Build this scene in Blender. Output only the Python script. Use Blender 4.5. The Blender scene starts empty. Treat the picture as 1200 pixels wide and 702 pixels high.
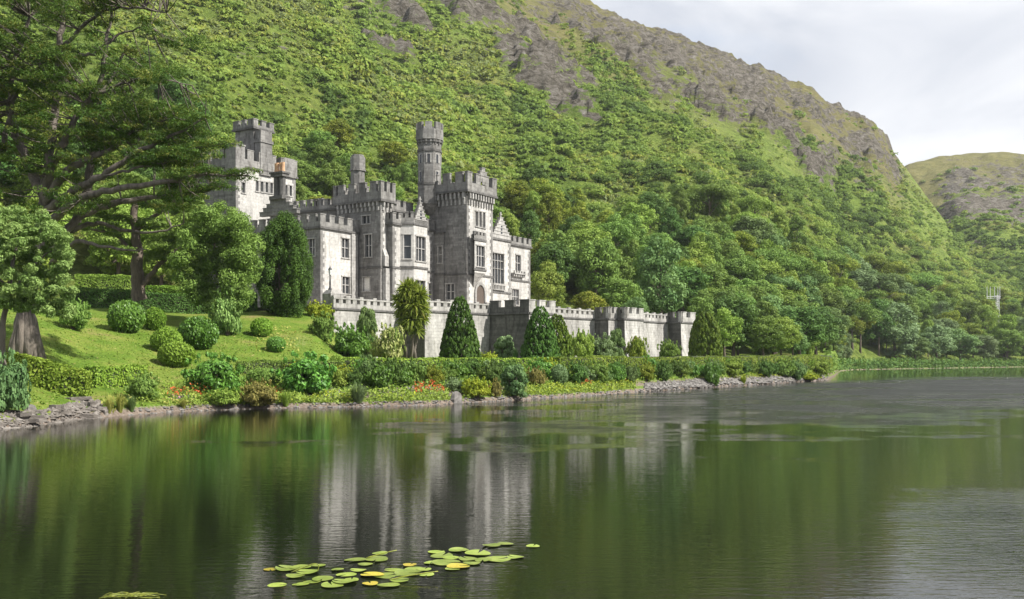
import bpy, math, random
import numpy as np
from mathutils import Vector

SC = bpy.context.scene
COL = SC.collection
R = math.radians

# ------------------------------------------------------------------ camera, sky, sun, exposure
F, HZ, CX, EYE = 1152.0, 420.0, 600.0, 3.0        # calibration of the 1200 x 702 photograph
cam_d = bpy.data.cameras.new("camera")
cam = bpy.data.objects.new("camera", cam_d)
COL.objects.link(cam)
cam.location = (0, 0, EYE)
cam.rotation_euler = (R(90), 0, 0)
cam_d.sensor_width = 36.0
cam_d.lens = 36.0 * F / 1200.0
cam_d.shift_y = (HZ - 351.0) / 1200.0
cam_d.clip_start = 0.1
cam_d.clip_end = 6000
SC.camera = cam

SUN_DIR = Vector((0.80, -0.30, 0.80)).normalized()   # towards the sun
SUN_EL = math.asin(SUN_DIR.z)
SUN_AZ = math.atan2(SUN_DIR.x, SUN_DIR.y)            # clockwise from +Y

world = bpy.data.worlds.new("World")
SC.world = world
world.use_nodes = True
wn, wl = world.node_tree.nodes, world.node_tree.links
wn.clear()
w_out = wn.new("ShaderNodeOutputWorld")
w_bg = wn.new("ShaderNodeBackground")
w_bg.inputs["Strength"].default_value = 0.10
w_sky = wn.new("ShaderNodeTexSky")
w_sky.sky_type = 'NISHITA'
w_sky.sun_disc = False
w_sky.sun_elevation = SUN_EL
w_sky.sun_rotation = SUN_AZ
w_tc = wn.new("ShaderNodeTexCoord")
w_map = wn.new("ShaderNodeMapping")
w_map.inputs["Scale"].default_value = (1.0, 1.0, 2.6)
w_map.inputs["Location"].default_value = (0.35, 0.1, 0.2)
w_n1 = wn.new("ShaderNodeTexNoise")
w_n1.inputs["Scale"].default_value = 2.6
w_n1.inputs["Detail"].default_value = 7
w_n1.inputs["Roughness"].default_value = 0.5
w_n1.inputs["Distortion"].default_value = 0.4
w_r1 = wn.new("ShaderNodeValToRGB")                  # cloud cover
w_r1.color_ramp.elements[0].position = 0.22
w_r1.color_ramp.elements[1].position = 0.50
w_n2 = wn.new("ShaderNodeTexNoise")
w_n2.inputs["Scale"].default_value = 4.2
w_n2.inputs["Detail"].default_value = 6
w_n2.inputs["Distortion"].default_value = 0.6
w_r2 = wn.new("ShaderNodeValToRGB")                  # grey bellies and white heads of the clouds
w_r2.color_ramp.elements[0].position = 0.33
w_r2.color_ramp.elements[0].color = (3.0, 3.2, 3.65, 1)
w_r2.color_ramp.elements[1].position = 0.66
w_r2.color_ramp.elements[1].color = (5.0, 5.05, 5.2, 1)
w_mix = wn.new("ShaderNodeMix")
w_mix.data_type = 'RGBA'
wl.new(w_tc.outputs["Generated"], w_map.inputs["Vector"])
wl.new(w_map.outputs[0], w_n1.inputs["Vector"])
wl.new(w_map.outputs[0], w_n2.inputs["Vector"])
wl.new(w_n1.outputs["Fac"], w_r1.inputs[0])
wl.new(w_n2.outputs["Fac"], w_r2.inputs[0])
wl.new(w_r1.outputs[0], w_mix.inputs["Factor"])
wl.new(w_sky.outputs[0], w_mix.inputs["A"])
wl.new(w_r2.outputs[0], w_mix.inputs["B"])
wl.new(w_mix.outputs["Result"], w_bg.inputs["Color"])
wl.new(w_bg.outputs[0], w_out.inputs[0])

sun_d = bpy.data.lights.new("sun", 'SUN')
sun_d.energy = 4.6
sun_d.angle = R(0.5)
sun_d.color = (1.0, 0.955, 0.88)
sun = bpy.data.objects.new("sun", sun_d)
COL.objects.link(sun)
sun.rotation_euler = SUN_DIR.to_track_quat('Z', 'Y').to_euler()

SC.view_settings.view_transform = 'Standard'
SC.view_settings.look = 'None'
SC.view_settings.exposure = 1.08
SC.view_settings.gamma = 1.0
SC.view_settings.use_curve_mapping = False
SC.render.engine = 'CYCLES'
SC.cycles.max_bounces = 6
SC.cycles.transparent_max_bounces = 4
SC.cycles.use_denoising = True

# ------------------------------------------------------------------ small tools
random.seed(7)
rng = np.random.default_rng(7)


def interp(x, tab, k):
    a = np.array([t[0] for t in tab], float)
    b = np.array([t[k] for t in tab], float)
    return np.interp(x, a, b)


def vnoise(x, y, seed=0):
    xi, yi = np.floor(x), np.floor(y)
    xf, yf = x - xi, y - yi

    def h(a, b):
        v = np.sin(a * 127.1 + b * 311.7 + seed * 74.7) * 43758.5453
        return v - np.floor(v)
    u, v = xf * xf * (3 - 2 * xf), yf * yf * (3 - 2 * yf)
    return (h(xi, yi) * (1 - u) + h(xi + 1, yi) * u) * (1 - v) + (h(xi, yi + 1) * (1 - u) + h(xi + 1, yi + 1) * u) * v


def fbm(x, y, octv=4, seed=0, gain=0.5):
    s, a, t = 0, 1.0, 0
    for i in range(octv):
        s = s + a * vnoise(x * 2 ** i + 13.7 * i, y * 2 ** i - 7.3 * i, seed + i)
        t += a
        a *= gain
    return s / t


def ridged(x, y, octv=4, seed=0):
    s, a, t = 0, 1.0, 0
    for i in range(octv):
        s = s + a * (1 - np.abs(2 * vnoise(x * 2 ** i + 5.1 * i, y * 2 ** i + 9.2 * i, seed + i) - 1))
        t += a
        a *= 0.5
    return s / t


def sstep(a, b, x):
    t = np.clip((x - a) / (b - a), 0, 1)
    return t * t * (3 - 2 * t)


def pt(px, py, D):
    return ((px - CX) / F * D, D, EYE + (HZ - py) / F * D)


def np_mesh(name, verts, faces, mats, tint=None, fmat=None, smooth=False, extra=None):
    """faces: (M,k) array of equal-sized faces"""
    me = bpy.data.meshes.new(name)
    verts = np.asarray(verts, np.float32)
    faces = np.asarray(faces, np.int32)
    m, k = faces.shape
    me.vertices.add(len(verts))
    me.vertices.foreach_set("co", verts.ravel())
    me.loops.add(m * k)
    me.loops.foreach_set("vertex_index", faces.ravel())
    me.polygons.add(m)
    me.polygons.foreach_set("loop_start", np.arange(0, m * k, k, dtype=np.int32))
    me.polygons.foreach_set("loop_total", np.full(m, k, np.int32))
    if fmat is not None:
        me.polygons.foreach_set("material_index", np.asarray(fmat, np.int32))
    me.polygons.foreach_set("use_smooth", np.full(m, smooth, bool))
    for mt in mats:
        me.materials.append(mt)
    if tint is not None:
        at = me.attributes.new("tint", 'FLOAT', 'FACE')
        at.data.foreach_set("value", np.asarray(tint, np.float32))
    if extra:
        for nm, dom, val in extra:
            at = me.attributes.new(nm, 'FLOAT', dom)
            at.data.foreach_set("value", np.asarray(val, np.float32))
    me.update(calc_edges=True)
    return me


def link(name, me, parent=None):
    o = bpy.data.objects.new(name, me)
    COL.objects.link(o)
    if parent is not None:
        o.parent = parent
    return o


def tag(o, label, cat, group=None):
    o["label"] = label
    o["category"] = cat
    if group:
        o["group"] = group
    return o


def thing(name, label, cat, loc=(0, 0, 0), group=None, rz=0.0):
    o = bpy.data.objects.new(name, None)
    COL.objects.link(o)
    o.empty_display_size = 0.3
    o.location = loc
    o.rotation_euler = (0, 0, rz)
    return tag(o, label, cat, group)


def kind(o, k):
    o["kind"] = k
    return o


def copy_tree(root):
    c = root.copy()
    COL.objects.link(c)
    for ch in list(root.children):
        d = ch.copy()
        COL.objects.link(d)
        d.parent = c
        for g in list(ch.children):
            e = g.copy()
            COL.objects.link(e)
            e.parent = d
    return c


class MB:
    """collects polygons of mixed size"""

    def __init__(self):
        self.v, self.f, self.m = [], [], []

    def poly(self, pts, m=0):
        n = len(self.v)
        self.v.extend([tuple(p) for p in pts])
        self.f.append(tuple(range(n, n + len(pts))))
        self.m.append(m)

    def prism(self, plan, z0, z1, m=0, bottom=True, top=True, scale_bottom=None):
        """plan: list of (x,y), counter-clockwise"""
        n = len(plan)
        b = plan if scale_bottom is None else scale_bottom
        i0 = len(self.v)
        self.v.extend([(p[0], p[1], z0) for p in b] + [(p[0], p[1], z1) for p in plan])
        for i in range(n):
            j = (i + 1) % n
            self.f.append((i0 + i, i0 + j, i0 + n + j, i0 + n + i))
            self.m.append(m)
        if top:
            self.f.append(tuple(i0 + n + i for i in range(n)))
            self.m.append(m)
        if bottom:
            self.f.append(tuple(i0 + i for i in reversed(range(n))))
            self.m.append(m)

    def obox(self, p, d, L, n, T, z0, z1, m=0):
        """box from plan point p, L along unit d, T along unit n"""
        a = (p[0], p[1])
        b = (p[0] + d[0] * L, p[1] + d[1] * L)
        c = (b[0] + n[0] * T, b[1] + n[1] * T)
        e = (a[0] + n[0] * T, a[1] + n[1] * T)
        self.prism([a, b, c, e], z0, z1, m)

    def tube(self, pts, rad, sides=8, m=0, cap=True, wob=0.0):
        pts = [Vector(p) for p in pts]
        rings = []
        for i, p in enumerate(pts):
            t = (pts[min(i + 1, len(pts) - 1)] - pts[max(i - 1, 0)])
            if t.length < 1e-6:
                t = Vector((0, 0, 1))
            t.normalize()
            a = t.cross(Vector((0.31, 0.92, 0.17)))
            if a.length < 0.05:
                a = t.cross(Vector((1, 0, 0)))
            a.normalize()
            b = t.cross(a)
            i0 = len(self.v)
            for k in range(sides):
                an = 2 * math.pi * k / sides
                r = rad[i] * (1 + random.uniform(-wob, wob))
                q = p + (a * math.cos(an) + b * math.sin(an)) * r
                self.v.append(tuple(q))
            rings.append(i0)
        for r0, r1 in zip(rings, rings[1:]):
            for k in range(sides):
                k2 = (k + 1) % sides
                self.f.append((r0 + k, r0 + k2, r1 + k2, r1 + k))
                self.m.append(m)
        if cap:
            self.f.append(tuple(rings[-1] + k for k in range(sides)))
            self.m.append(m)
            self.f.append(tuple(rings[0] + k for k in reversed(range(sides))))
            self.m.append(m)

    def build(self, name, mats, parent=None, smooth=False):
        me = bpy.data.meshes.new(name)
        me.from_pydata(self.v, [], self.f)
        for mt in (mats if isinstance(mats, (list, tuple)) else [mats]):
            me.materials.append(mt)
        me.polygons.foreach_set("material_index", np.array(self.m, np.int32))
        me.polygons.foreach_set("use_smooth", np.full(len(self.f), smooth, bool))
        me.update()
        return link(name, me, parent)


# ------------------------------------------------------------------ materials
def new_mat(name):
    m = bpy.data.materials.new(name)
    m.use_nodes = True
    nt = m.node_tree
    b = nt.nodes["Principled BSDF"]
    return m, nt.nodes, nt.links, b


def ramp(nodes, stops):
    r = nodes.new("ShaderNodeValToRGB")
    e = r.color_ramp.elements
    while len(e) < len(stops):
        e.new(0.5)
    for i, (p, c) in enumerate(stops):
        e[i].position = p
        e[i].color = (*c, 1)
    return r


def noise(nodes, links, scale, detail=5, rough=0.55, vec=None, mscale=None, dist=0.0):
    t = nodes.new("ShaderNodeTexNoise")
    t.inputs["Scale"].default_value = scale
    t.inputs["Detail"].default_value = detail
    t.inputs["Roughness"].default_value = rough
    t.inputs["Distortion"].default_value = dist
    if vec is not None:
        if mscale:
            mp = nodes.new("ShaderNodeMapping")
            mp.inputs["Scale"].default_value = mscale
            links.new(vec, mp.inputs["Vector"])
            links.new(mp.outputs[0], t.inputs["Vector"])
        else:
            links.new(vec, t.inputs["Vector"])
    return t


def mixc(nodes, links, fac, a, b, mode='MIX'):
    m = nodes.new("ShaderNodeMix")
    m.data_type = 'RGBA'
    m.blend_type = mode
    for sock, val in (("Factor", fac), ("A", a), ("B", b)):
        if isinstance(val, (int, float)):
            m.inputs[sock].default_value = val
        elif isinstance(val, tuple):
            m.inputs[sock].default_value = (*val, 1)
        else:
            links.new(val, m.inputs[sock])
    return m.outputs["Result"]


def math_n(nodes, links, op, a, b=None, clamp=False):
    m = nodes.new("ShaderNodeMath")
    m.operation = op
    m.use_clamp = clamp
    for i, v in enumerate((a, b)):
        if v is None:
            continue
        if isinstance(v, (int, float)):
            m.inputs[i].default_value = v
        else:
            links.new(v, m.inputs[i])
    return m.outputs[0]


def geo_pos(nodes):
    return nodes.new("ShaderNodeNewGeometry").outputs["Position"]


def bump(nodes, links, b, height, strength=0.5, dist=0.05):
    bp = nodes.new("ShaderNodeBump")
    bp.inputs["Strength"].default_value = strength
    bp.inputs["Distance"].default_value = dist
    links.new(height, bp.inputs["Height"])
    links.new(bp.outputs[0], b.inputs["Normal"])
    return bp


def leaf_mat(name, dark, light, var=0.35, transl=0.28, third=None, rough=0.6, spec=0.15):
    m, n, l, b = new_mat(name)
    at = n.new("ShaderNodeAttribute")
    at.attribute_name = "tint"
    oi = n.new("ShaderNodeObjectInfo")
    stops = [(0.0, dark), (0.75, light)] + ([(1.0, third)] if third else [])
    r = ramp(n, stops)
    l.new(at.outputs["Fac"], r.inputs[0])
    hs = n.new("ShaderNodeHueSaturation")
    hv = math_n(n, l, 'MULTIPLY_ADD', oi.outputs["Random"], 0.026 * var / 0.35)
    hv.node.inputs[2].default_value = 0.5 - 0.013 * var / 0.35
    vv = math_n(n, l, 'MULTIPLY_ADD', oi.outputs["Random"], var)
    vv.node.inputs[2].default_value = 1.0 - var * 0.5
    l.new(hv, hs.inputs["Hue"])
    l.new(vv, hs.inputs["Value"])
    l.new(r.outputs[0], hs.inputs["Color"])
    l.new(hs.outputs[0], b.inputs["Base Color"])
    b.inputs["Roughness"].default_value = rough
    b.inputs["Specular IOR Level"].default_value = spec
    tr = n.new("ShaderNodeBsdfTranslucent")
    bright = mixc(n, l, 0.35, hs.outputs[0], (0.20, 0.29, 0.03))
    l.new(bright, tr.inputs["Color"])
    mx = n.new("ShaderNodeMixShader")
    mx.inputs[0].default_value = transl
    l.new(b.outputs[0], mx.inputs[1])
    l.new(tr.outputs[0], mx.inputs[2])
    l.new(mx.outputs[0], n["Material Output"].inputs["Surface"])
    return m


LEAF = {
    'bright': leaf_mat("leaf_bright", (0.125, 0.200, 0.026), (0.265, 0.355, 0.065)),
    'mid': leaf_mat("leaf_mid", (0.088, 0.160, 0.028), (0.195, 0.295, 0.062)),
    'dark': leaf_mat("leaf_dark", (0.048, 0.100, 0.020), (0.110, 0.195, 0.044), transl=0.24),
    'blue': leaf_mat("leaf_blue", (0.082, 0.150, 0.046), (0.175, 0.265, 0.085)),
    'olive': leaf_mat("leaf_olive", (0.100, 0.145, 0.016), (0.235, 0.290, 0.036), third=(0.31, 0.325, 0.045)),
    'grey': leaf_mat("leaf_grey", (0.110, 0.170, 0.065), (0.207, 0.290, 0.130)),
    'ash': leaf_mat("leaf_ash", (0.115, 0.205, 0.046), (0.250, 0.360, 0.105)),
    'yew': leaf_mat("leaf_yew", (0.024, 0.060, 0.009), (0.075, 0.150, 0.022), transl=0.14, var=0.2),
    'yewgold': leaf_mat("leaf_golden_yew", (0.036, 0.075, 0.009), (0.125, 0.175, 0.018), transl=0.16, var=0.2),
    'cypress': leaf_mat("leaf_cypress", (0.028, 0.072, 0.010), (0.092, 0.170, 0.026), third=(0.20, 0.215, 0.045), transl=0.26, var=0.1),
    'laurel': leaf_mat("leaf_laurel", (0.053, 0.145, 0.016), (0.145, 0.300, 0.045), rough=0.45, spec=0.35),
    'box': leaf_mat("leaf_box", (0.075, 0.165, 0.014), (0.216, 0.345, 0.045), var=0.2),
    'hedge': leaf_mat("leaf_hedge", (0.097, 0.175, 0.016), (0.251, 0.350, 0.048), third=(0.317, 0.38, 0.07), var=0.25),
    'variegated': leaf_mat("leaf_variegated", (0.14, 0.20, 0.04), (0.38, 0.40, 0.14), third=(0.58, 0.56, 0.28), var=0.2),
    'yellow': leaf_mat("leaf_yellow", (0.17, 0.24, 0.018), (0.36, 0.41, 0.04), var=0.2),
    'rust': leaf_mat("leaf_rust", (0.130, 0.130, 0.032), (0.27, 0.235, 0.07), var=0.25),
    'teal': leaf_mat("leaf_teal", (0.065, 0.135, 0.046), (0.155, 0.260, 0.095), var=0.2),
    'straw': leaf_mat("leaf_straw", (0.17, 0.21, 0.03), (0.38, 0.36, 0.10), var=0.2),
    'lawn': leaf_mat("leaf_lawn_grass", (0.082, 0.150, 0.018), (0.170, 0.235, 0.038), third=(0.28, 0.245, 0.09), var=0.0, transl=.2),
    'red': leaf_mat("petal_red", (0.35, 0.05, 0.02), (0.60, 0.13, 0.05), var=0.2),
    'pink': leaf_mat("petal_pink", (0.50, 0.22, 0.28), (0.75, 0.45, 0.50), var=0.2),
    'cabbage': leaf_mat("leaf_cabbage", (0.085, 0.130, 0.014), (0.250, 0.295, 0.045), third=(0.34, 0.31, 0.07), var=0.1),
}


def bark_mat(name, a, b_, scale=6.0):
    m, n, l, b = new_mat(name)
    p = geo_pos(n)
    t = noise(n, l, scale, 6, 0.65, p, (1, 1, 0.25))
    r = ramp(n, [(0.3, a), (0.7, b_)])
    l.new(t.outputs["Fac"], r.inputs[0])
    l.new(r.outputs[0], b.inputs["Base Color"])
    b.inputs["Roughness"].default_value = 0.9
    bump(n, l, b, t.outputs["Fac"], 0.8, 0.08)
    return m


BARK = bark_mat("bark_brown", (0.055, 0.042, 0.032), (0.17, 0.135, 0.105))
TWIG = bark_mat("dark_twigs", (0.022, 0.030, 0.012), (0.06, 0.075, 0.03))
BARK_GREY = bark_mat("bark_grey", (0.055, 0.046, 0.038), (0.20, 0.17, 0.14), 4.0)


def stone_mat(name, base, alt, stain, stain_amt=0.5, course=0.38, seed=0.0, joint=0.14):
    """coursed ashlar: per-stone colour, thin joints, weather streaks of their own shape"""
    m, n, l, b = new_mat(name)
    tc = n.new("ShaderNodeTexCoord")
    pos = tc.outputs["Object"]
    sep = n.new("ShaderNodeSeparateXYZ")
    l.new(pos, sep.inputs[0])
    hx = math_n(n, l, 'MULTIPLY', sep.outputs[0], 0.83)
    hy = math_n(n, l, 'MULTIPLY', sep.outputs[1], 0.71)
    ax = math_n(n, l, 'ADD', hx, hy)
    cmb = n.new("ShaderNodeCombineXYZ")
    l.new(ax, cmb.inputs[0])
    l.new(sep.outputs[2], cmb.inputs[1])
    br = n.new("ShaderNodeTexBrick")
    br.inputs["Scale"].default_value = 1.0
    br.inputs["Brick Width"].default_value = course * 1.9
    br.inputs["Row Height"].default_value = course
    br.inputs["Mortar Size"].default_value = 0.018
    br.inputs["Color1"].default_value = (*base, 1)
    br.inputs["Color2"].default_value = (*alt, 1)
    br.inputs["Mortar"].default_value = tuple(c * (1 - joint * 2.2) for c in base) + (1,)
    l.new(cmb.outputs[0], br.inputs["Vector"])
    n1 = noise(n, l, 0.55, 6, 0.62, pos, (1, 1, 0.30))
    r1 = ramp(n, [(0.50 - 0.22 * stain_amt, (0, 0, 0)), (0.74, (1, 1, 1))])
    l.new(n1.outputs["Fac"], r1.inputs[0])
    f1 = math_n(n, l, 'MULTIPLY', r1.outputs[0], min(1.0, stain_amt + 0.25))
    c1 = mixc(n, l, f1, br.outputs["Color"], stain)
    ns = noise(n, l, 1.0, 6, 0.7, pos, (1.7, 1.7, 0.34), 0.9)
    rs_ = ramp(n, [(0.50, (1, 1, 1)), (0.66, (0.50, 0.49, 0.47))])
    l.new(ns.outputs["Fac"], rs_.inputs[0])
    c1 = mixc(n, l, min(1.0, stain_amt + .35), c1, rs_.outputs[0], 'MULTIPLY')
    n2 = noise(n, l, 3.2, 5, 0.6, pos)
    r2 = ramp(n, [(0.35, (0.72, 0.72, 0.72)), (0.7, (1.12, 1.12, 1.1))])
    l.new(n2.outputs["Fac"], r2.inputs[0])
    c2 = mixc(n, l, 0.8, c1, r2.outputs[0], 'MULTIPLY')
    l.new(c2, b.inputs["Base Color"])
    b.inputs["Roughness"].default_value = 0.9
    b.inputs["Specular IOR Level"].default_value = 0.2
    hh = math_n(n, l, 'ADD', n2.outputs["Fac"], br.outputs["Fac"])
    hh.node.operation = 'SUBTRACT'
    bump(n, l, b, hh, 0.5, 0.03)
    return m


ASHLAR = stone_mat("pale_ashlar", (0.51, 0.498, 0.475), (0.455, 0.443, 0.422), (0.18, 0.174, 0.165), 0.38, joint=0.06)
GREY_SHADE_STONE = stone_mat("grey_shade_stone", (0.28, 0.272, 0.26), (0.17, 0.165, 0.158), (0.08, 0.077, 0.073), 0.50, course=0.28)  # darker grey stone; on the left walls its tone paints in their shade
PARAPET = stone_mat("weathered_parapet_stone", (0.30, 0.292, 0.277), (0.225, 0.218, 0.21), (0.095, 0.092, 0.088), 0.6)
TRIM = stone_mat("dressed_trim_stone", (0.43, 0.42, 0.40), (0.37, 0.36, 0.345), (0.15, 0.145, 0.14), 0.5)
QUOIN = stone_mat("quoin_stone", (0.29, 0.282, 0.27), (0.20, 0.195, 0.187), (0.11, 0.106, 0.102), 0.5, course=0.40)
DARKTRIM = stone_mat("dark_string_stone", (0.16, 0.155, 0.15), (0.12, 0.117, 0.113), (0.06, 0.058, 0.055), 0.5)
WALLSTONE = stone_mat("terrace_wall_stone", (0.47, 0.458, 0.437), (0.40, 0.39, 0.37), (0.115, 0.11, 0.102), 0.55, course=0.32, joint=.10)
MOSSY_SHADE_STONE = stone_mat("mossy_shade_stone", (0.17, 0.165, 0.155), (0.11, 0.108, 0.10), (0.045, 0.046, 0.04), 0.6, course=0.32)  # dark mossy stone, with the shade of left bastion faces in its colour


def plain_mat(name, c, rough=0.6, metal=0.0, nscale=8.0, amt=0.25):
    m, n, l, b = new_mat(name)
    t = noise(n, l, nscale, 4, 0.6, geo_pos(n))
    r = ramp(n, [(0.3, tuple(x * (1 - amt) for x in c)), (0.7, tuple(min(1, x * (1 + amt)) for x in c))])
    l.new(t.outputs["Fac"], r.inputs[0])
    l.new(r.outputs[0], b.inputs["Base Color"])
    b.inputs["Roughness"].default_value = rough
    b.inputs["Metallic"].default_value = metal
    return m


ROOF = plain_mat("lead_and_slate_roof", (0.12, 0.125, 0.135), 0.7)
FRAME = plain_mat("painted_window_frame", (0.36, 0.35, 0.335), 0.5)
POT = plain_mat("terracotta_pot", (0.48, 0.29, 0.16), 0.8)
IRON = plain_mat("dark_iron", (0.05, 0.05, 0.052), 0.5, 0.6)
MASTM = plain_mat("galvanised_steel", (0.62, 0.62, 0.62), 0.5, 0.1)
DOORM = plain_mat("dark_oak_door", (0.07, 0.052, 0.04), 0.6)
LAMPGLASS = plain_mat("lamp_glass", (0.55, 0.56, 0.55), 0.2)
BLIND = plain_mat("white_blind", (0.66, 0.64, 0.60), 0.7)
SOIL = plain_mat("garden_soil", (0.10, 0.075, 0.055), 0.95, 0, 3.0, 0.5)

m, n_, l_, b_ = new_mat("window_glass")
GLASS = m
b_.inputs["Base Color"].default_value = (0.035, 0.038, 0.042, 1)
b_.inputs["Roughness"].default_value = 0.08
tt = noise(n_, l_, 1.1, 2, 0.5, geo_pos(n_))
bump(n_, l_, b_, tt.outputs["Fac"], 0.25, 0.05)

# rock
m, n_, l_, b_ = new_mat("shore_rock")
ROCK = m
p_ = geo_pos(n_)
t1 = noise(n_, l_, 1.6, 7, 0.65, p_, (1, 1, 2.5))
r1 = ramp(n_, [(0.25, (0.045, 0.038, 0.032)), (0.5, (0.12, 0.105, 0.09)), (0.75, (0.30, 0.275, 0.25))])
l_.new(t1.outputs["Fac"], r1.inputs[0])
l_.new(r1.outputs[0], b_.inputs["Base Color"])
b_.inputs["Roughness"].default_value = 0.85
bump(n_, l_, b_, t1.outputs["Fac"], 0.8, 0.12)

m, n_, l_, b_ = new_mat("pale_stone")
STONE = m
p_ = geo_pos(n_)
t1 = noise(n_, l_, 2.2, 5, 0.6, p_)
r1 = ramp(n_, [(0.3, (0.06, 0.055, 0.05)), (0.55, (0.145, 0.135, 0.125)), (0.75, (0.30, 0.28, 0.262))])
l_.new(t1.outputs["Fac"], r1.inputs[0])
l_.new(r1.outputs[0], b_.inputs["Base Color"])
b_.inputs["Roughness"].default_value = 0.85
bump(n_, l_, b_, t1.outputs["Fac"], 0.6, 0.06)

# lawn and bank
m, n_, l_, b_ = new_mat("lawn_and_bank")
GROUND = m
p_ = geo_pos(n_)
n1 = noise(n_, l_, 0.35, 6, 0.62, p_)
n2 = noise(n_, l_, 6.0, 5, 0.7, p_)
n3 = noise(n_, l_, 28.0, 3, 0.7, p_)
r1 = ramp(n_, [(0.28, (0.070, 0.135, 0.016)), (0.46, (0.115, 0.185, 0.026)), (0.60, (0.170, 0.210, 0.042)), (0.70, (0.23, 0.195, 0.085))])
l_.new(n1.outputs["Fac"], r1.inputs[0])
r2 = ramp(n_, [(0.3, (0.62, 0.64, 0.6)), (0.7, (1.25, 1.22, 1.15))])
l_.new(n2.outputs["Fac"], r2.inputs[0])
c1 = mixc(n_, l_, 1.0, r1.outputs[0], r2.outputs[0], 'MULTIPLY')
at = n_.new("ShaderNodeAttribute")
at.attribute_name = "soil"
rs = ramp(n_, [(0.3, (0.10, 0.075, 0.055)), (0.6, (0.22, 0.18, 0.15)), (0.8, (0.36, 0.31, 0.28))])
l_.new(n2.outputs["Fac"], rs.inputs[0])
sf = math_n(n_, l_, 'ADD', at.outputs["Fac"], math_n(n_, l_, 'MULTIPLY', math_n(n_, l_, 'SUBTRACT', n2.outputs["Fac"], 0.5), 0.9))
sf2 = n_.new("ShaderNodeMapRange")
sf2.inputs["From Min"].default_value = 0.42
sf2.inputs["From Max"].default_value = 0.62
l_.new(sf, sf2.inputs["Value"])
c2 = mixc(n_, l_, sf2.outputs[0], c1, rs.outputs[0])
l_.new(c2, b_.inputs["Base Color"])
b_.inputs["Roughness"].default_value = 0.95
b_.inputs["Specular IOR Level"].default_value = 0.1
hs_ = math_n(n_, l_, 'ADD', n2.outputs["Fac"], n3.outputs["Fac"])
bump(n_, l_, b_, hs_, 0.7, 0.10)

# mountain
m, n_, l_, b_ = new_mat("mountain_heath_and_rock")
HILLM = m
p_ = geo_pos(n_)
n1 = noise(n_, l_, 0.020, 7, 0.6, p_)
n2 = noise(n_, l_, 0.16, 7, 0.68, p_, (1, 1, 1.8))
n3 = noise(n_, l_, 0.75, 7, 0.8, p_)
rg = ramp(n_, [(0.30, (0.135, 0.20, 0.036)), (0.46, (0.195, 0.275, 0.055)), (0.58, (0.230, 0.29, 0.068)), (0.72, (0.26, 0.255, 0.085))])
l_.new(n1.outputs["Fac"], rg.inputs[0])
rv = ramp(n_, [(0.32, (0.45, 0.52, 0.45)), (0.62, (1.15, 1.12, 1.05))])
l_.new(n2.outputs["Fac"], rv.inputs[0])
g1 = mixc(n_, l_, 0.9, rg.outputs[0], rv.outputs[0], 'MULTIPLY')
rv3 = ramp(n_, [(0.36, (0.36, 0.43, 0.38)), (0.60, (1.15, 1.12, 1.08))])
l_.new(n3.outputs["Fac"], rv3.inputs[0])
g2 = mixc(n_, l_, 0.8, g1, rv3.outputs[0], 'MULTIPLY')
rr = ramp(n_, [(0.30, (0.018, 0.016, 0.012)), (0.43, (0.070, 0.061, 0.046)), (0.53, (0.150, 0.135, 0.112)), (0.63, (0.235, 0.220, 0.195)), (0.72, (0.50, 0.48, 0.45))])
n4 = noise(n_, l_, 0.22, 9, 0.80, p_, (1, 1, 2.0), 0.8)
l_.new(n4.outputs["Fac"], rr.inputs[0])
at = n_.new("ShaderNodeAttribute")
at.attribute_name = "rock"
k1 = math_n(n_, l_, 'MULTIPLY', math_n(n_, l_, 'SUBTRACT', n2.outputs["Fac"], 0.5), 3.2)
k2 = math_n(n_, l_, 'ADD', at.outputs["Fac"], k1)
mr = n_.new("ShaderNodeMapRange")
mr.inputs["From Min"].default_value = 0.36
mr.inputs["From Max"].default_value = 0.56
l_.new(k2, mr.inputs["Value"])
at2 = n_.new("ShaderNodeAttribute")
at2.attribute_name = "heath"
g3 = mixc(n_, l_, at2.outputs["Fac"], g2, mixc(n_, l_, 0.75, mixc(n_, l_, n3.outputs["Fac"], (0.155, 0.125, 0.070), (0.245, 0.225, 0.085)), rv.outputs[0], 'MULTIPLY'))
cc = mixc(n_, l_, mr.outputs[0], g3, rr.outputs[0])
l_.new(cc, b_.inputs["Base Color"])
b_.inputs["Roughness"].default_value = 0.95
b_.inputs["Specular IOR Level"].default_value = 0.1
hh = math_n(n_, l_, 'ADD', math_n(n_, l_, 'MULTIPLY', n4.outputs["Fac"], 1.6), math_n(n_, l_, 'MULTIPLY', n3.outputs["Fac"], 0.5))
bump(n_, l_, b_, hh, 0.9, 2.2)

# hillside scrub: colour of each shrub from its own value
m = leaf_mat("scrub_leaf", (0.04, 0.085, 0.016), (0.15, 0.22, 0.03), var=0.0, transl=0.42, spec=.05)
SCRUB = m
for nd in m.node_tree.nodes:
    if nd.type == 'VALTORGB':
        e = nd.color_ramp.elements
        e[0].position, e[0].color = 0.0, (0.085, 0.140, 0.038, 1)
        e[1].position, e[1].color = 0.28, (0.145, 0.220, 0.052, 1)
        for p, c in ((0.55, (0.205, 0.295, 0.062)), (0.80, (0.265, 0.345, 0.072)), (0.92, (0.29, 0.30, 0.06)), (1.0, (0.22, 0.27, 0.11))):
            x = e.new(p)
            x.color = (*c, 1)

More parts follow.
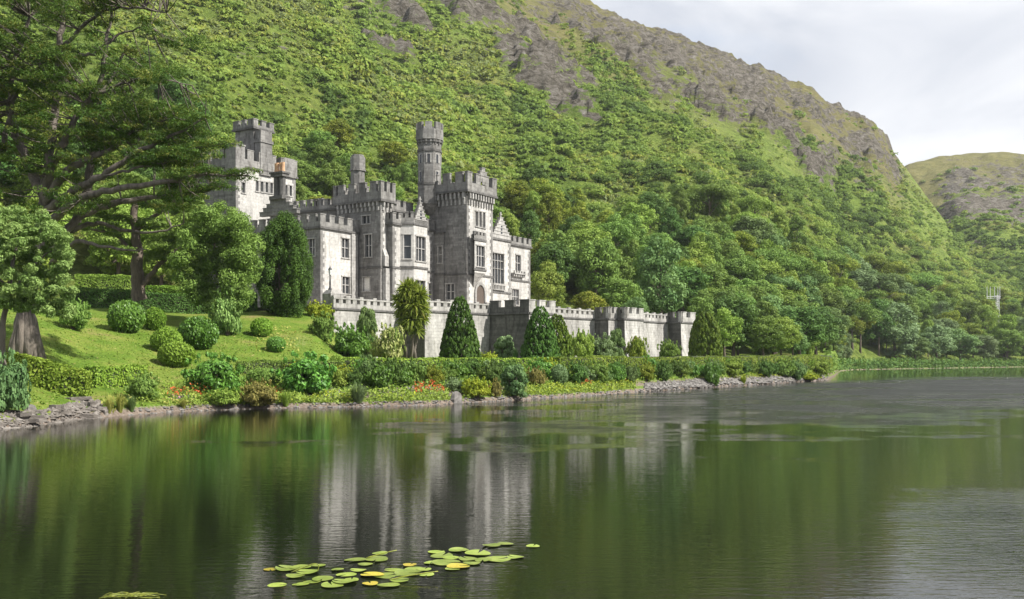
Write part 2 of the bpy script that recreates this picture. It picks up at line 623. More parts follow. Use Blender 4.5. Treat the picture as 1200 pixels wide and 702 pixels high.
# lake water
m, n_, l_, b_ = new_mat("lake_water")
WATER = m
p_ = geo_pos(n_)
b_.inputs["Base Color"].default_value = (0.006, 0.008, 0.004, 1)
b_.inputs["Roughness"].default_value = 0.015
b_.inputs["IOR"].default_value = 1.333
w1 = noise(n_, l_, 4.6, 3, 0.55, p_, (0.42, 1.5, 1))
w2 = noise(n_, l_, 9.0, 2, 0.5, p_, (0.6, 1.5, 1))
w3 = noise(n_, l_, 0.6, 2, 0.5, p_, (0.4, 1.4, 1))
hsum = math_n(n_, l_, 'ADD', math_n(n_, l_, 'MULTIPLY', w1.outputs["Fac"], 1.0), math_n(n_, l_, 'MULTIPLY', w2.outputs["Fac"], 0.28))
hsum = math_n(n_, l_, 'ADD', hsum, math_n(n_, l_, 'MULTIPLY', w3.outputs["Fac"], 0.55))
# cat's paws: patches where the breeze roughens the surface
sx = n_.new("ShaderNodeSeparateXYZ")
l_.new(p_, sx.inputs[0])
big = noise(n_, l_, 0.035, 4, 0.6, p_)
edge = noise(n_, l_, 0.13, 5, 0.65, p_, (0.7, 1.0, 1))
patches = []
for (x0, y0, ax_, ay_, rot, wt_) in ((48.0, 105.0, 78.0, 20.0, 0.95, 1.0), (12.5, 14.0, 6.0, 9.0, -0.1, .11), (27, 30, 10, 13, -0.4, .10)):
    dx = math_n(n_, l_, 'SUBTRACT', sx.outputs[0], x0)
    dy = math_n(n_, l_, 'SUBTRACT', sx.outputs[1], y0)
    c_, s_ = math.cos(rot), math.sin(rot)
    u_ = math_n(n_, l_, 'ADD', math_n(n_, l_, 'MULTIPLY', dx, c_ / ax_), math_n(n_, l_, 'MULTIPLY', dy, s_ / ax_))
    v_ = math_n(n_, l_, 'ADD', math_n(n_, l_, 'MULTIPLY', dx, -s_ / ay_), math_n(n_, l_, 'MULTIPLY', dy, c_ / ay_))
    q_ = math_n(n_, l_, 'ADD', math_n(n_, l_, 'MULTIPLY', u_, u_), math_n(n_, l_, 'MULTIPLY', v_, v_))
    q_ = math_n(n_, l_, 'ADD', q_, math_n(n_, l_, 'MULTIPLY', math_n(n_, l_, 'SUBTRACT', edge.outputs["Fac"], 0.5), 3.4))
    mp_ = n_.new("ShaderNodeMapRange")
    mp_.interpolation_type = 'SMOOTHERSTEP'
    mp_.inputs["From Min"].default_value = 1.25
    mp_.inputs["From Max"].default_value = -0.5
    l_.new(q_, mp_.inputs["Value"])
    patches.append(math_n(n_, l_, 'MULTIPLY', mp_.outputs[0], wt_))
mask = patches[0]
for q_ in patches[1:]:
    mask = math_n(n_, l_, 'MAXIMUM', mask, q_)
mask = math_n(n_, l_, 'MULTIPLY', mask, math_n(n_, l_, 'MULTIPLY', big.outputs["Fac"], 2.3), clamp=True)
amp = math_n(n_, l_, 'MULTIPLY_ADD', mask, 0.85)
amp.node.inputs[2].default_value = 0.0042
rgh = math_n(n_, l_, 'MULTIPLY_ADD', mask, 0.40)
rgh.node.inputs[2].default_value = 0.015
l_.new(rgh, b_.inputs["Roughness"])
bp = n_.new("ShaderNodeBump")
bp.inputs["Strength"].default_value = 1.0
l_.new(amp, bp.inputs["Distance"])
l_.new(hsum, bp.inputs["Height"])
l_.new(bp.outputs[0], b_.inputs["Normal"])

# ------------------------------------------------------------------ terrain
SHORE = [(-900, 31), (-700, 33), (-300, 36), (0, 41.6), (40, 43.5), (75, 46.8), (100, 49), (130, 50.8), (200, 55), (300, 58.6), (400, 60.6), (500, 62.8),
         (600, 70.5), (700, 80), (800, 96), (900, 115), (950, 128), (970, 138), (978, 170), (985, 235), (1000, 258), (1100, 298),
         (1200, 345), (1500, 430), (1900, 480)]
BASE = [(-900, 85, 8), (0, 98, 8.3), (200, 112, 8.3), (300, 135, 8.0), (450, 150, 8.0), (620, 150, 7.8), (800, 162, 6.0), (900, 190, 4.6),
        (950, 215, 4.2), (985, 258, 3.0), (1010, 278, 3.0), (1100, 315, 3.0), (1200, 362, 3.0), (1500, 445, 3.0), (1900, 495, 3.0)]
RIDGE = [(-900, -460, 560), (-700, -430, 560), (-300, -370, 560), (0, -300, 580), (200, -230, 600), (400, -150, 620), (600, -42, 640), (685, 0, 650), (720, 18, 655),
         (760, 33, 665), (790, 39, 672), (830, 58, 680), (860, 69, 688), (900, 84, 695), (930, 100, 702), (950, 107, 705), (975, 124, 710), (1000, 139, 715), (1020, 149, 718),
         (1038, 163, 722), (1048, 182, 725), (1060, 194, 720), (1085, 228, 690), (1110, 262, 640), (1150, 300, 590), (1200, 330, 560), (1300, 350, 540), (1500, 362, 540), (1900, 370, 560)]
SG = np.array([-6, -2, 0, 0.4, 1, 2, 3, 4, 5, 6, 7, 8, 9, 10, 12, 14, 16, 19, 22, 26, 30, 34, 38, 42, 50, 60, 75, 95], float)
PROF = {
    'slope': [(-6, -1.2), (-2, -.5), (0, -.02), (.4, .28), (1, .5), (5, 1.1), (10, 1.9), (16, 3.4), (22, 5.0), (30, 6.6), (38, 7.5), (60, 8.2), (95, 8.3)],
    'p300': [(-6, -1.2), (-2, -.5), (0, -.02), (.4, .25), (3, .7), (6, 1.4), (8, 1.9), (10, 2.2), (15, 3.2), (22, 5.0), (28, 6.6), (35, 7.6), (50, 8.0), (95, 8.2)],
    'p370': [(-6, -1.2), (-2, -.5), (0, -.02), (.4, .25), (3, .7), (6, 1.4), (8, 1.9), (12, 2.35), (16, 3.0), (22, 4.6), (28, 6.4), (34, 7.6), (50, 7.9), (95, 8.2)],
    'flat': [(-6, -1.2), (-2, -.5), (0, -.02), (.4, .25), (3, .7), (6, 1.5), (8, 1.95), (12, 2.2), (25, 2.5), (40, 3.0), (50, 3.4), (75, 7.4), (95, 7.9)],
    'east': [(-6, -1.2), (-2, -.5), (0, -.02), (.4, .3), (3, .8), (6, 1.6), (8, 2.1), (12, 2.5), (25, 2.8), (40, 3.1), (75, 4.3), (95, 5)],
    'far': [(-6, -1.2), (-2, -.5), (0, -.02), (1, .25), (5, .7), (12, 1.6), (20, 2.9), (30, 4), (95, 8)],
}
PCOL = [(-900, 'slope'), (230, 'slope'), (300, 'p300'), (370, 'p370'), (420, 'flat'), (760, 'flat'), (850, 'east'), (970, 'east'), (984, 'far'), (1900, 'far')]
PTAB = np.array([np.interp(SG, [a for a, _ in PROF[k]], [b for _, b in PROF[k]]) for _, k in PCOL])
PPX = np.array([p for p, _ in PCOL], float)


def shore_d(px):
    px = np.asarray(px, float)
    return interp(px, SHORE, 1)


def ground_z(px, D):
    px, D = np.broadcast_arrays(np.asarray(px, float), np.asarray(D, float))
    s = D - shore_d(px)
    j = np.clip(np.searchsorted(PPX, px) - 1, 0, len(PPX) - 2)
    t = np.clip((px - PPX[j]) / (PPX[j + 1] - PPX[j]), 0, 1)
    i = np.clip(np.searchsorted(SG, s) - 1, 0, len(SG) - 2)
    q = np.clip((s - SG[i]) / (SG[i + 1] - SG[i]), 0, 1)
    z0 = PTAB[j, i] * (1 - q) + PTAB[j, i + 1] * q
    z1 = PTAB[j + 1, i] * (1 - q) + PTAB[j + 1, i + 1] * q
    z = z0 * (1 - t) + z1 * t
    X = (px - CX) / F * D
    return z + (fbm(X / 3.0, D / 3.0, 3, 3) - 0.5) * 0.16 * np.clip(s, 0, 1)


def hill_z(px, D):
    px, D = np.broadcast_arrays(np.asarray(px, float), np.asarray(D, float))
    Db, Zb = interp(px, BASE, 1), interp(px, BASE, 2)
    Dr = interp(px, RIDGE, 2)
    Zr = EYE + (HZ - interp(px, RIDGE, 1)) / F * Dr
    s = (D - Db) / (Dr - Db)
    up = np.clip(s, 0, 1)
    sh = 0.80 * up + 0.20 * up ** 2
    Z = Zb - 0.4 + (Zr - Zb) * sh - np.clip(s - 1, 0, None) * (Dr - Db) * 0.55 - np.clip(-s, 0, None) * 40
    X = (px - CX) / F * D
    a = sstep(0.02, 0.3, s) * (1 - 0.88 * sstep(0.72, 1.0, s))
    scale = np.clip((Zr - Zb) / 150.0, 0.15, 1)
    Z = Z + a * scale * ((fbm(X / 70, D / 70, 4, 11) - 0.5) * 34 + (fbm(X / 22, D / 40, 4, 17) - 0.5) * 12)
    Z = Z + sstep(.7, .95, s) * sstep(600, 700, px) * (1 - sstep(1040, 1060, px)) * (ridged(X / 15, D / 15, 4, 91) - .55) * 9
    Z = Z + 7.5 * np.exp(-((px - 1016) / 24.0) ** 2 - ((s - .93) / .055) ** 2) + 4.0 * np.exp(-((px - 962) / 16.0) ** 2 - ((s - .74) / .05) ** 2)
    return Z, s, X


RPATCH = [(640, 82, 80, 30, 38), (560, 18, 75, 13, 12), (700, 42, 60, 20, 33), (660, 118, 34, 18, 45), (745, 78, 66, 17, 34), (830, 122, 75, 15, 31),
          (905, 150, 62, 14, 32), (962, 192, 24, 24, 45), (1015, 172, 44, 26, 42), (455, 58, 36, 7, 28), (470, 15, 50, 9, 25), 
          (780, 60, 60, 14, 30), (870, 95, 60, 14, 30), (950, 125, 50, 16, 35), (600, 55, 34, 15, 40)]


def rock_mask(px, py, s, X, Z):
    r = np.zeros_like(px)
    for cx, cy, a, b, an in RPATCH:
        c, q = math.cos(R(an)), math.sin(R(an))
        u = ((px - cx) * c + (py - cy) * q) / a
        v = (-(px - cx) * q + (py - cy) * c) / b
        r = np.maximum(r, 1.2 * np.exp(-(u * u + v * v) * 1.0))
    r = np.maximum(r, 0.74 * sstep(0.50, 0.82, s) * sstep(520, 680, px) * (1 - sstep(1046, 1072, px)))
    c, q = math.cos(R(-33)), math.sin(R(-33))
    a, b = X * c + Z * q, -X * q + Z * c
    nz = fbm(a / 34, b / 11, 6, 23, 0.62)
    return np.clip(r * .92 + (nz - 0.5) * 1.7 - 0.13, 0, 1)


def grid_faces(nr, nc):
    i = np.arange(nr * nc).reshape(nr, nc)
    return np.stack([i[:-1, :-1], i[:-1, 1:], i[1:, 1:], i[1:, :-1]], -1).reshape(-1, 4)


# near ground
gpx = np.unique(np.concatenate([np.arange(-900, 0, 12.0), np.arange(0, 960, 3.0), np.arange(960, 1000, 1.0), np.arange(1000, 1910, 8.0)]))
gt = np.concatenate([np.linspace(-6, 12, 60), np.linspace(12.6, 45, 60), np.linspace(46.5, 100, 36)])
S_, P_ = np.meshgrid(gt, gpx, indexing='ij')
Dg = shore_d(P_) + S_
lim = interp(P_, BASE, 1) + 6
over = Dg > lim
Zg = ground_z(P_, Dg)
Xg = (P_ - CX) / F * Dg
Zg = np.where(over, Zg - (Dg - lim) * 0.6, Zg)
soil = np.clip(1.0 - np.abs(S_ - 2.6) / 3.4, 0, 1) * sstep(200, 320, P_) * 0.72
soil = np.maximum(soil, np.clip(1.0 - S_ / 1.2, 0, 1) * 0.9)
soil = np.maximum(soil, np.exp(-((P_ - 350) / 40) ** 2 - ((S_ - 21) / 6) ** 2) * 0.42)
gm = np_mesh("ground", np.stack([Xg, Dg, Zg], -1).reshape(-1, 3), grid_faces(*P_.shape), [GROUND], smooth=True, extra=[("soil", 'POINT', soil.ravel())])
kind(link("ground", gm), "structure")

# mountain
hpx = np.concatenate([np.arange(-900, -60, 10.0), np.arange(-60, 1260, 2.6), np.arange(1260, 1910, 12.0)])
hs = np.concatenate([np.linspace(-0.03, 0.25, 60), np.linspace(0.254, 0.98, 230), np.linspace(0.983, 1.03, 24), np.linspace(1.05, 1.5, 12)])
S_, P_ = np.meshgrid(hs, hpx, indexing='ij')
Dh = interp(P_, BASE, 1) + S_ * (interp(P_, RIDGE, 2) - interp(P_, BASE, 1))
Zh, s_h, Xh = hill_z(P_, Dh)
pyh = HZ - (Zh - EYE) / Dh * F
rock = rock_mask(P_, pyh, s_h, Xh, Zh)
crag = ridged(Xh / 16, Zh / 9, 4, 31)
fine = ridged(Xh / 5.5, Zh / 3.5, 3, 37)
Zh = Zh + sstep(0.30, 0.7, rock) * (1 - .5 * sstep(.82, .97, s_h)) * ((crag - 0.5) * 16.0 + (fine - .5) * 7.0)
heath = sstep(0.46, 0.80, s_h + (fbm(Xh / 50, Dh / 50, 3, 41) - 0.5) * 0.4) * sstep(440, 620, P_) * 0.9 * (1 - sstep(1046, 1075, P_))
hm = np_mesh("mountain", np.stack([Xh, Dh, Zh], -1).reshape(-1, 3), grid_faces(*P_.shape), [HILLM], smooth=True,
             extra=[("rock", 'POINT', rock.ravel()), ("heath", 'POINT', heath.ravel())])
kind(link("mountain", hm), "structure")

# farther hill with a rocky spur
FR = [(960, 250), (1000, 236), (1040, 212), (1063, 194), (1100, 184), (1120, 181), (1160, 182), (1200, 185), (1300, 192), (1500, 205), (1900, 230)]
FS = [(960, 330), (1040, 290), (1080, 262), (1100, 242), (1120, 226), (1135, 219), (1165, 216), (1200, 218), (1300, 215), (1500, 225), (1900, 250)]


def far_z(px, D):
    px, D = np.broadcast_arrays(np.asarray(px, float), np.asarray(D, float))
    zr = EYE + (HZ - interp(px, FR, 1)) / F * 960
    zs = EYE + (HZ - interp(px, FS, 1)) / F * 720
    z0 = 6.0
    a = np.clip((D - 420) / 300, 0, 1)
    b = np.clip((D - 720) / 60, 0, 1)
    c = np.clip((D - 780) / 180, 0, 1)
    Z = z0 + (zs - z0) * (0.75 * a + 0.25 * a ** 2) + b * 4 + (zr - zs - 4) * sstep(0, 1, c) - np.clip(D - 960, 0, None) * 0.4
    X = (px - CX) / F * D
    return Z + sstep(420, 520, D) * (1 - 0.6 * sstep(900, 960, D)) * ((fbm(X / 60, D / 60, 4, 51) - .5) * 18 + (fbm(X / 18, D / 18, 3, 57) - .5) * 8), X


fpx = np.concatenate([np.arange(960, 1290, 2.5), np.arange(1290, 1910, 10.0)])
fd = np.concatenate([np.linspace(410, 700, 70), np.linspace(702, 790, 60), np.linspace(793, 970, 70), np.linspace(975, 1200, 20)])
D_, P_ = np.meshgrid(fd, fpx, indexing='ij')
Zf, Xf = far_z(P_, D_)
pyf = HZ - (Zf - EYE) / D_ * F
rk = 1.15 * np.exp(-((D_ - 678) / 46) ** 2) * sstep(1070, 1112, P_) + 0.95 * np.exp(-((D_ - 855) / 46) ** 2) * sstep(1080, 1125, P_)
rk = np.clip(rk + (fbm(Xf / 25, Zf / 12, 6, 61, .62) - .5) * 1.5 - 0.10, 0, 1)
Zf = Zf + sstep(.35, .75, rk) * (ridged(Xf / 16, Zf / 9, 4, 67) - .45) * 8
hth = sstep(690, 800, D_) * 0.85
fm = np_mesh("far_hill", np.stack([Xf, D_, Zf], -1).reshape(-1, 3), grid_faces(*P_.shape), [HILLM], smooth=True,
             extra=[("rock", 'POINT', rk.ravel()), ("heath", 'POINT', hth.ravel())])
kind(link("far_hill", fm), "structure")

# air: one box of thin pale haze round everything
hz_m = bpy.data.materials.new("pale_air")
hz_m.use_nodes = True
hz_m.node_tree.nodes.clear()
ho = hz_m.node_tree.nodes.new("ShaderNodeOutputMaterial")
hp = hz_m.node_tree.nodes.new("ShaderNodeVolumePrincipled")
hp.inputs["Color"].default_value = (0.88, 0.92, 0.96, 1)
hp.inputs["Density"].default_value = 0.00009
hp.inputs["Anisotropy"].default_value = 0.1
hz_m.node_tree.links.new(hp.outputs[0], ho.inputs["Volume"])
hb = MB()
hb.prism([(-2600, -420), (2600, -420), (2600, 2250), (-2600, 2250)], -3.2, 480)
kind(hb.build("haze", hz_m), "stuff")

# lake
wm = np_mesh("water", [(-2500, -400, 0), (2500, -400, 0), (2500, 2200, 0), (-2500, 2200, 0)], [(0, 1, 2, 3)], [WATER])
kind(link("water", wm), "structure")


def ground_hit(px, py, smax=60):
    """distance at which the ground in this direction is seen at this height"""
    d0 = float(shore_d(px))
    D = d0 + np.linspace(0.2, smax, 600)
    z = ground_z(np.full_like(D, px), D)
    yy = HZ - (z - EYE) / D * F
    i = np.nonzero(yy <= py)[0]
    return float(D[i[0]]) if len(i) else float(D[np.argmin(yy)])


# ------------------------------------------------------------------ foliage tools
def unit_dirs(n, rg, zmin=-1.0):
    z = rg.uniform(zmin, 1, n)
    a = rg.uniform(0, 2 * np.pi, n)
    r = np.sqrt(1 - z * z)
    return np.stack([r * np.cos(a), r * np.sin(a), z], -1)


def leaves(c, nrm, size, rg, aspect=0.6):
    n = len(c)
    nrm = nrm / np.maximum(np.linalg.norm(nrm, axis=1, keepdims=True), 1e-6)
    t = np.cross(nrm, rg.normal(size=(n, 3)))
    t /= np.maximum(np.linalg.norm(t, axis=1, keepdims=True), 1e-6)
    b = np.cross(nrm, t)
    s = np.broadcast_to(np.asarray(size, float), (n,))[:, None]
    v = np.stack([c - t * s, c - b * s * aspect, c + t * s, c + b * s * aspect], 1).reshape(-1, 3)
    f = np.arange(4 * n).reshape(-1, 4)
    return v, f


def lobed(lobes, n, leaf, rg, zmin=-0.55, shell=(0.72, 1.04), jitter=0.75, tint_lobe=0.35, aspect=0.6):
    """lobes: (k,6) centre and radii"""
    lobes = np.asarray(lobes, float)
    w = (lobes[:, 3] * lobes[:, 4] + lobes[:, 4] * lobes[:, 5] + lobes[:, 3] * lobes[:, 5])
    k = rg.choice(len(lobes), n, p=w / w.sum())
    d = unit_dirs(n, rg, zmin)
    r = rg.uniform(shell[0], shell[1], n)[:, None]
    # knobbly surface
    c = lobes[k, :3] + d * lobes[k, 3:] * r
    lt = rg.uniform(0, 1, len(lobes))
    tint = np.clip(rg.normal(0.45, 0.2, n) + (lt[k] - 0.5) * tint_lobe * 2, 0, 1)
    nr = d / lobes[k, 3:] * lobes[k, 3:].mean() + rg.normal(size=(n, 3)) * jitter * 0.6 + np.array([0, 0, 0.25])
    v, f = leaves(c, nr, leaf * rg.uniform(0.65, 1.3, n), rg, aspect)
    return v, f, tint


def crown_lobes(kind_, rg):
    L = []
    if kind_ == 'round':
        for i in range(64):
            d = unit_dirs(1, rg, -0.85)[0] * rg.uniform(0.6, 1.0)
            r = rg.uniform(0.05, 0.115)
            L.append((d[0] * .31, d[1] * .31, .53 + d[2] * .38, r * 1.1, r * 1.1, r * .85))
        L.append((0, 0, .52, .24, .24, .33))
    elif kind_ == 'tall':
        for i in range(56):
            z = rg.uniform(-1, 1)
            a = rg.uniform(0, 6.28)
            w = math.sqrt(max(0.05, 1 - z * z)) * .185
            r = rg.uniform(0.045, 0.09)
            L.append((math.cos(a) * w, math.sin(a) * w, .52 + z * .42, r, r, r * .95))
        L.append((0, 0, .52, .16, .16, .40))
    elif kind_ == 'spread':
        for i in range(30):
            a = rg.uniform(0, 6.28)
            q = math.sqrt(rg.uniform(0, 1)) * .44
            r = rg.uniform(0.09, 0.15)
            L.append((math.cos(a) * q, math.sin(a) * q, .72 + .18 * (1 - (q / .44) ** 2) + rg.uniform(-.12, .05), r * 1.15, r * 1.15, r * .75))
    elif kind_ == 'pine':
        for i in range(34):
            z = rg.uniform(.34, .98)
            a = rg.uniform(0, 6.28)
            q = rg.uniform(.02, .24) * (1.25 - z * .6)
            r = rg.uniform(0.06, 0.11)
            L.append((math.cos(a) * q, math.sin(a) * q, z, r * 1.1, r * 1.1, r * .8))
    elif kind_ == 'cone':
        for i in range(46):
            z = rg.uniform(0.05, .97)
            a = rg.uniform(0, 6.28)
            q = .20 * (1.02 - z) ** .85
            r = 0.03 + .07 * (1 - z)
            L.append((math.cos(a) * q, math.sin(a) * q, z, r, r, r * 1.1))
    return L


def make_trunk(mb, kind_, rg):
    h = {'round': .5, 'tall': .7, 'spread': .7, 'pine': .92, 'cone': .5}[kind_]
    r0 = {'round': .028, 'tall': .022, 'spread': .028, 'pine': .018, 'cone': .02}[kind_]
    pts = [(0, 0, -0.06)]
    x = y = 0
    for i in range(1, 6):
        x += rg.uniform(-.012, .012)
        y += rg.uniform(-.012, .012)
        pts.append((x, y, h * i / 5))
    mb.tube(pts, [r0 * 1.35] + [r0 * (1 - .14 * i) for i in range(1, 6)], 7)
    for i in range(7):
        a = rg.uniform(0, 6.28)
        z = h * rg.uniform(.45, .95)
        q = {'round': .24, 'tall': .14, 'spread': .36, 'pine': .16, 'cone': .08}[kind_] * rg.uniform(.7, 1)
        mb.tube([(x * z / h, y * z / h, z), (math.cos(a) * q * .5, math.sin(a) * q * .5, z + .10), (math.cos(a) * q, math.sin(a) * q, min(.95, z + .19))],
                [r0 * .45, r0 * .3, r0 * .12], 5, cap=False)


TREE_MESH = {}
for kind_, nl, lf in (('round', 11000, .0165), ('tall', 10000, .0145), ('spread', 8000, .0175), ('pine', 6000, .0155), ('cone', 8000, .014)):
    for q in range(3 if kind_ in ('round', 'tall') else 2):
        rg = np.random.default_rng(100 + q * 17 + len(kind_))
        v, f, t = lobed(crown_lobes(kind_, rg), nl, lf, rg, zmin=-0.7 if kind_ != 'spread' else -0.5, shell=(.62, 1.12))
        cm = np_mesh("crown", v, f, [LEAF['mid']], tint=t)
        mb = MB()
        make_trunk(mb, kind_, rg)
        o = mb.build("trunk", BARK, None, True)
        TREE_MESH[(kind_, q)] = (cm, o.data)
        bpy.data.objects.remove(o)


def add_tree(px, D, H, W, kind_, q, leaf, label, group=None, z=None, cat="tree", bark=None, name=None):
    """H height, W crown width in metres"""
    base_w = {'round': .80, 'tall': .52, 'spread': 1.0, 'pine': .52, 'cone': .46}[kind_]
    X = (px - CX) / F * D
    nm = name or {'round': 'broadleaf_tree', 'tall': 'tall_tree', 'spread': 'spreading_tree', 'pine': 'pine_tree', 'cone': 'conifer_tree'}[kind_]
    r = thing(nm, label, cat, (X, D, z), group, random.uniform(0, 6.28))
    sx_ = W / base_w
    r.scale = (sx_, sx_ * random.uniform(.9, 1.1), H)
    cm, tm = TREE_MESH[(kind_, q % (3 if kind_ in ('round', 'tall') else 2))]
    c = link("crown", cm, r)
    c.material_slots[0].link = 'OBJECT'
    c.material_slots[0].material = LEAF[leaf]
    t = link("trunk", tm, r)
    if bark is not None:
        t.material_slots[0].link = 'OBJECT'
        t.material_slots[0].material = bark
    return r


# ------------------------------------------------------------------ hillside scrub (far-off wood and bushes that read as one mass)
def scrub_cloud(name, n, zfun, pr, dr_fun, reject, rpx, nleaf, seed, tint_shift=0.0):
    rg = np.random.default_rng(seed)
    px = rg.uniform(pr[0], pr[1], n)
    D, s = dr_fun(px, rg.uniform(0, 1, n))
    Z, X = zfun(px, D)
    py = HZ - (Z - EYE) / D * F
    keep = reject(px, py, D, s, X, Z, rg)
    px, D, X, Z, s, py = (a[keep] for a in (px, D, X, Z, s, py))
    m_ = len(px)
    gul = sstep(.42, .62, fbm(px / 17, D / 150, 4, 77)) if name == "hillside_scrub" else 0.5
    rad = rg.uniform(rpx[0], rpx[1], m_) * D / F * (1.15 - 0.45 * s) * (.72 + .6 * gul) * ((1 + .38 * (1 - sstep(640, 820, px)) * (1 - sstep(.5, .75, s))) if name == "hillside_scrub" else 1.0)
    # patches of like kind, so that bright, dark and grey growth clump together
    pat = fbm(X / 45, D / 45, 3, seed)
    pat2 = fbm(X / 14, D / 14, 3, seed + 9)
    base_t = np.clip((pat - .5) * 1.5 + (pat2 - .5) * 1.2 + rg.normal(0.60, .12, m_) + tint_shift - (gul - .5) * .20 + (.07 * (1 - sstep(640, 820, px)) if name == "hillside_scrub" else 0), 0.0, 1.0)
    k = np.repeat(np.arange(m_), nleaf)
    N = len(k)
    d = unit_dirs(N, rg, -0.25)
    # every shrub: three bulges
    b = rg.integers(0, 3, N)
    off = rg.uniform(-.55, .55, (m_, 3, 3))
    off[:, :, 2] = rg.uniform(.1, .6, (m_, 3))
    rr_ = rg.uniform(.45, .8, (m_, 3))
    c = off[k, b] + d * rr_[k, b][:, None] * rg.uniform(.8, 1.05, N)[:, None]
    c[:, 2] *= .66
    c = c * rad[k][:, None] + np.stack([X, D, Z + rad * .15], -1)[k]
    nr = d + rg.normal(size=(N, 3)) * .45 + np.array([0, 0, .3])
    v, f = leaves(c, nr, rad[k] * rg.uniform(.14, .26, N) * math.sqrt(70.0 / nleaf), rg, .7)
    t = np.clip(base_t[k] + rg.normal(0, .07, N), 0, 1)
    me = np_mesh(name, v, f, [SCRUB], tint=t)
    return kind(link(name, me), "stuff")


def main_d(px, t):
    Db, Dr = interp(px, BASE, 1), interp(px, RIDGE, 2)
    s = 0.03 + 0.93 * t ** 0.95
    return Db + s * (Dr - Db), s


def main_rej(px, py, D, s, X, Z, rg):
    r = rock_mask(px, py, s, X, Z)
    p = 1.0 - sstep(.22, .5, r)
    bald = sstep(.52, .80, s + (fbm(X / 60, D / 60, 3, 71) - .5) * .5) * sstep(450, 640, px) * (1 - sstep(1040, 1066, px))
    p *= 1 - .88 * bald
    op = fbm(px / 17, D / 150, 4, 77) * .6 + fbm(X / 30, D / 30, 3, 78) * .4
    p *= np.where(s > .25, np.maximum(sstep(.38, .54, op), (1 - sstep(660, 860, px)) * (1 - .55 * sstep(.5, .7, s))) * .92 + .08, 1)
    vis = (py > -30) & (py < 430)
    return (rg.uniform(0, 1, len(px)) < p) & vis


scrub_cloud("hillside_scrub", 54000, lambda p, D: (lambda r: (r[0], r[2]))(hill_z(p, D)), (-120, 1270), main_d, main_rej, (1.9, 6.4), 44, 5)
scrub_cloud("far_hill_scrub", 7000, far_z, (1030, 1270), lambda p, t: (430 + t * 460, 0.3 + 0.5 * t),
            lambda px, py, D, s, X, Z, rg: (rg.uniform(0, 1, len(px)) < (1 - .93 * sstep(575, 660, D + (fbm(X / 40, D / 40, 2, 3) - .5) * 120))), (2.4, 6.5), 60, 6, -0.10)



def wood_d(px, t):
    Db, Dr = interp(px, BASE, 1), interp(px, RIDGE, 2)
    s = .03 + t * np.interp(px, [200, 600, 800, 1000, 1200], [.10, .16, .30, .45, .62])
    return Db + s * (Dr - Db), s


scrub_cloud("hillside_woodland", 3000, lambda p, D: (lambda r: (r[0], r[2]))(hill_z(p, D)), (180, 1270), wood_d,
            lambda px, py, D, s, X, Z, rg: (rg.uniform(0, 1, len(px)) < .35 + .65 * sstep(700, 900, px)) & (rock_mask(px, py, s, X, Z) < .3), (7.0, 14.0), 330, 8, -0.14)

# ------------------------------------------------------------------ castle
A_C = R(58)
U = (math.cos(A_C), math.sin(A_C))
V = (-math.sin(A_C), math.cos(A_C))
O = (-5.29, 115.0)


def W2(u, v):
    return (O[0] + u * U[0] + v * V[0], O[1] + u * U[1] + v * V[1])


def hu(px, v):
    k = (px - CX) / F
    return (k * (O[1] + v * V[1]) - O[0] - v * V[0]) / (U[0] - k * U[1])


def hv(px, u):
    k = (px - CX) / F
    return (k * (O[1] + u * U[1]) - O[0] - u * U[0]) / (V[0] - k * V[1])


def hz(py, u, v):
    return EYE + (HZ - py) / F * W2(u, v)[1]


ZT = 8.2     # terrace level
castle = thing("castle", "grey and white battlemented castle with octagonal turret above the lawn", "castle")


def wall_face(mb, p, d, nrm, L, z0, z1, holes=(), depth=0.28, m=0):
    """vertical face from plan point p along d, with rectangular openings (a0,a1,z0,z1) and their reveals"""
    A = sorted({0.0, L, *[h[0] for h in holes], *[h[1] for h in holes]})
    Zs = sorted({z0, z1, *[h[2] for h in holes], *[h[3] for h in holes]})

    def P3(a, z, q=0.0):
        return (p[0] + d[0] * a - nrm[0] * q, p[1] + d[1] * a - nrm[1] * q, z)
    for a0, a1 in zip(A, A[1:]):
        for b0, b1 in zip(Zs, Zs[1:]):
            ca, cb = (a0 + a1) / 2, (b0 + b1) / 2
            if any(h[0] < ca < h[1] and h[2] < cb < h[3] for h in holes):
                continue
            mb.poly([P3(a0, b0), P3(a1, b0), P3(a1, b1), P3(a0, b1)], m)
    for a0, a1, b0, b1 in [h[:4] for h in holes]:
        mb.poly([P3(a0, b0), P3(a0, b1), P3(a0, b1, depth), P3(a0, b0, depth)], m)
        mb.poly([P3(a1, b0), P3(a1, b0, depth), P3(a1, b1, depth), P3(a1, b1)], m)
        mb.poly([P3(a0, b0), P3(a0, b0, depth), P3(a1, b0, depth), P3(a1, b0)], m)
        mb.poly([P3(a0, b1), P3(a1, b1), P3(a1, b1, depth), P3(a0, b1, depth)], m)


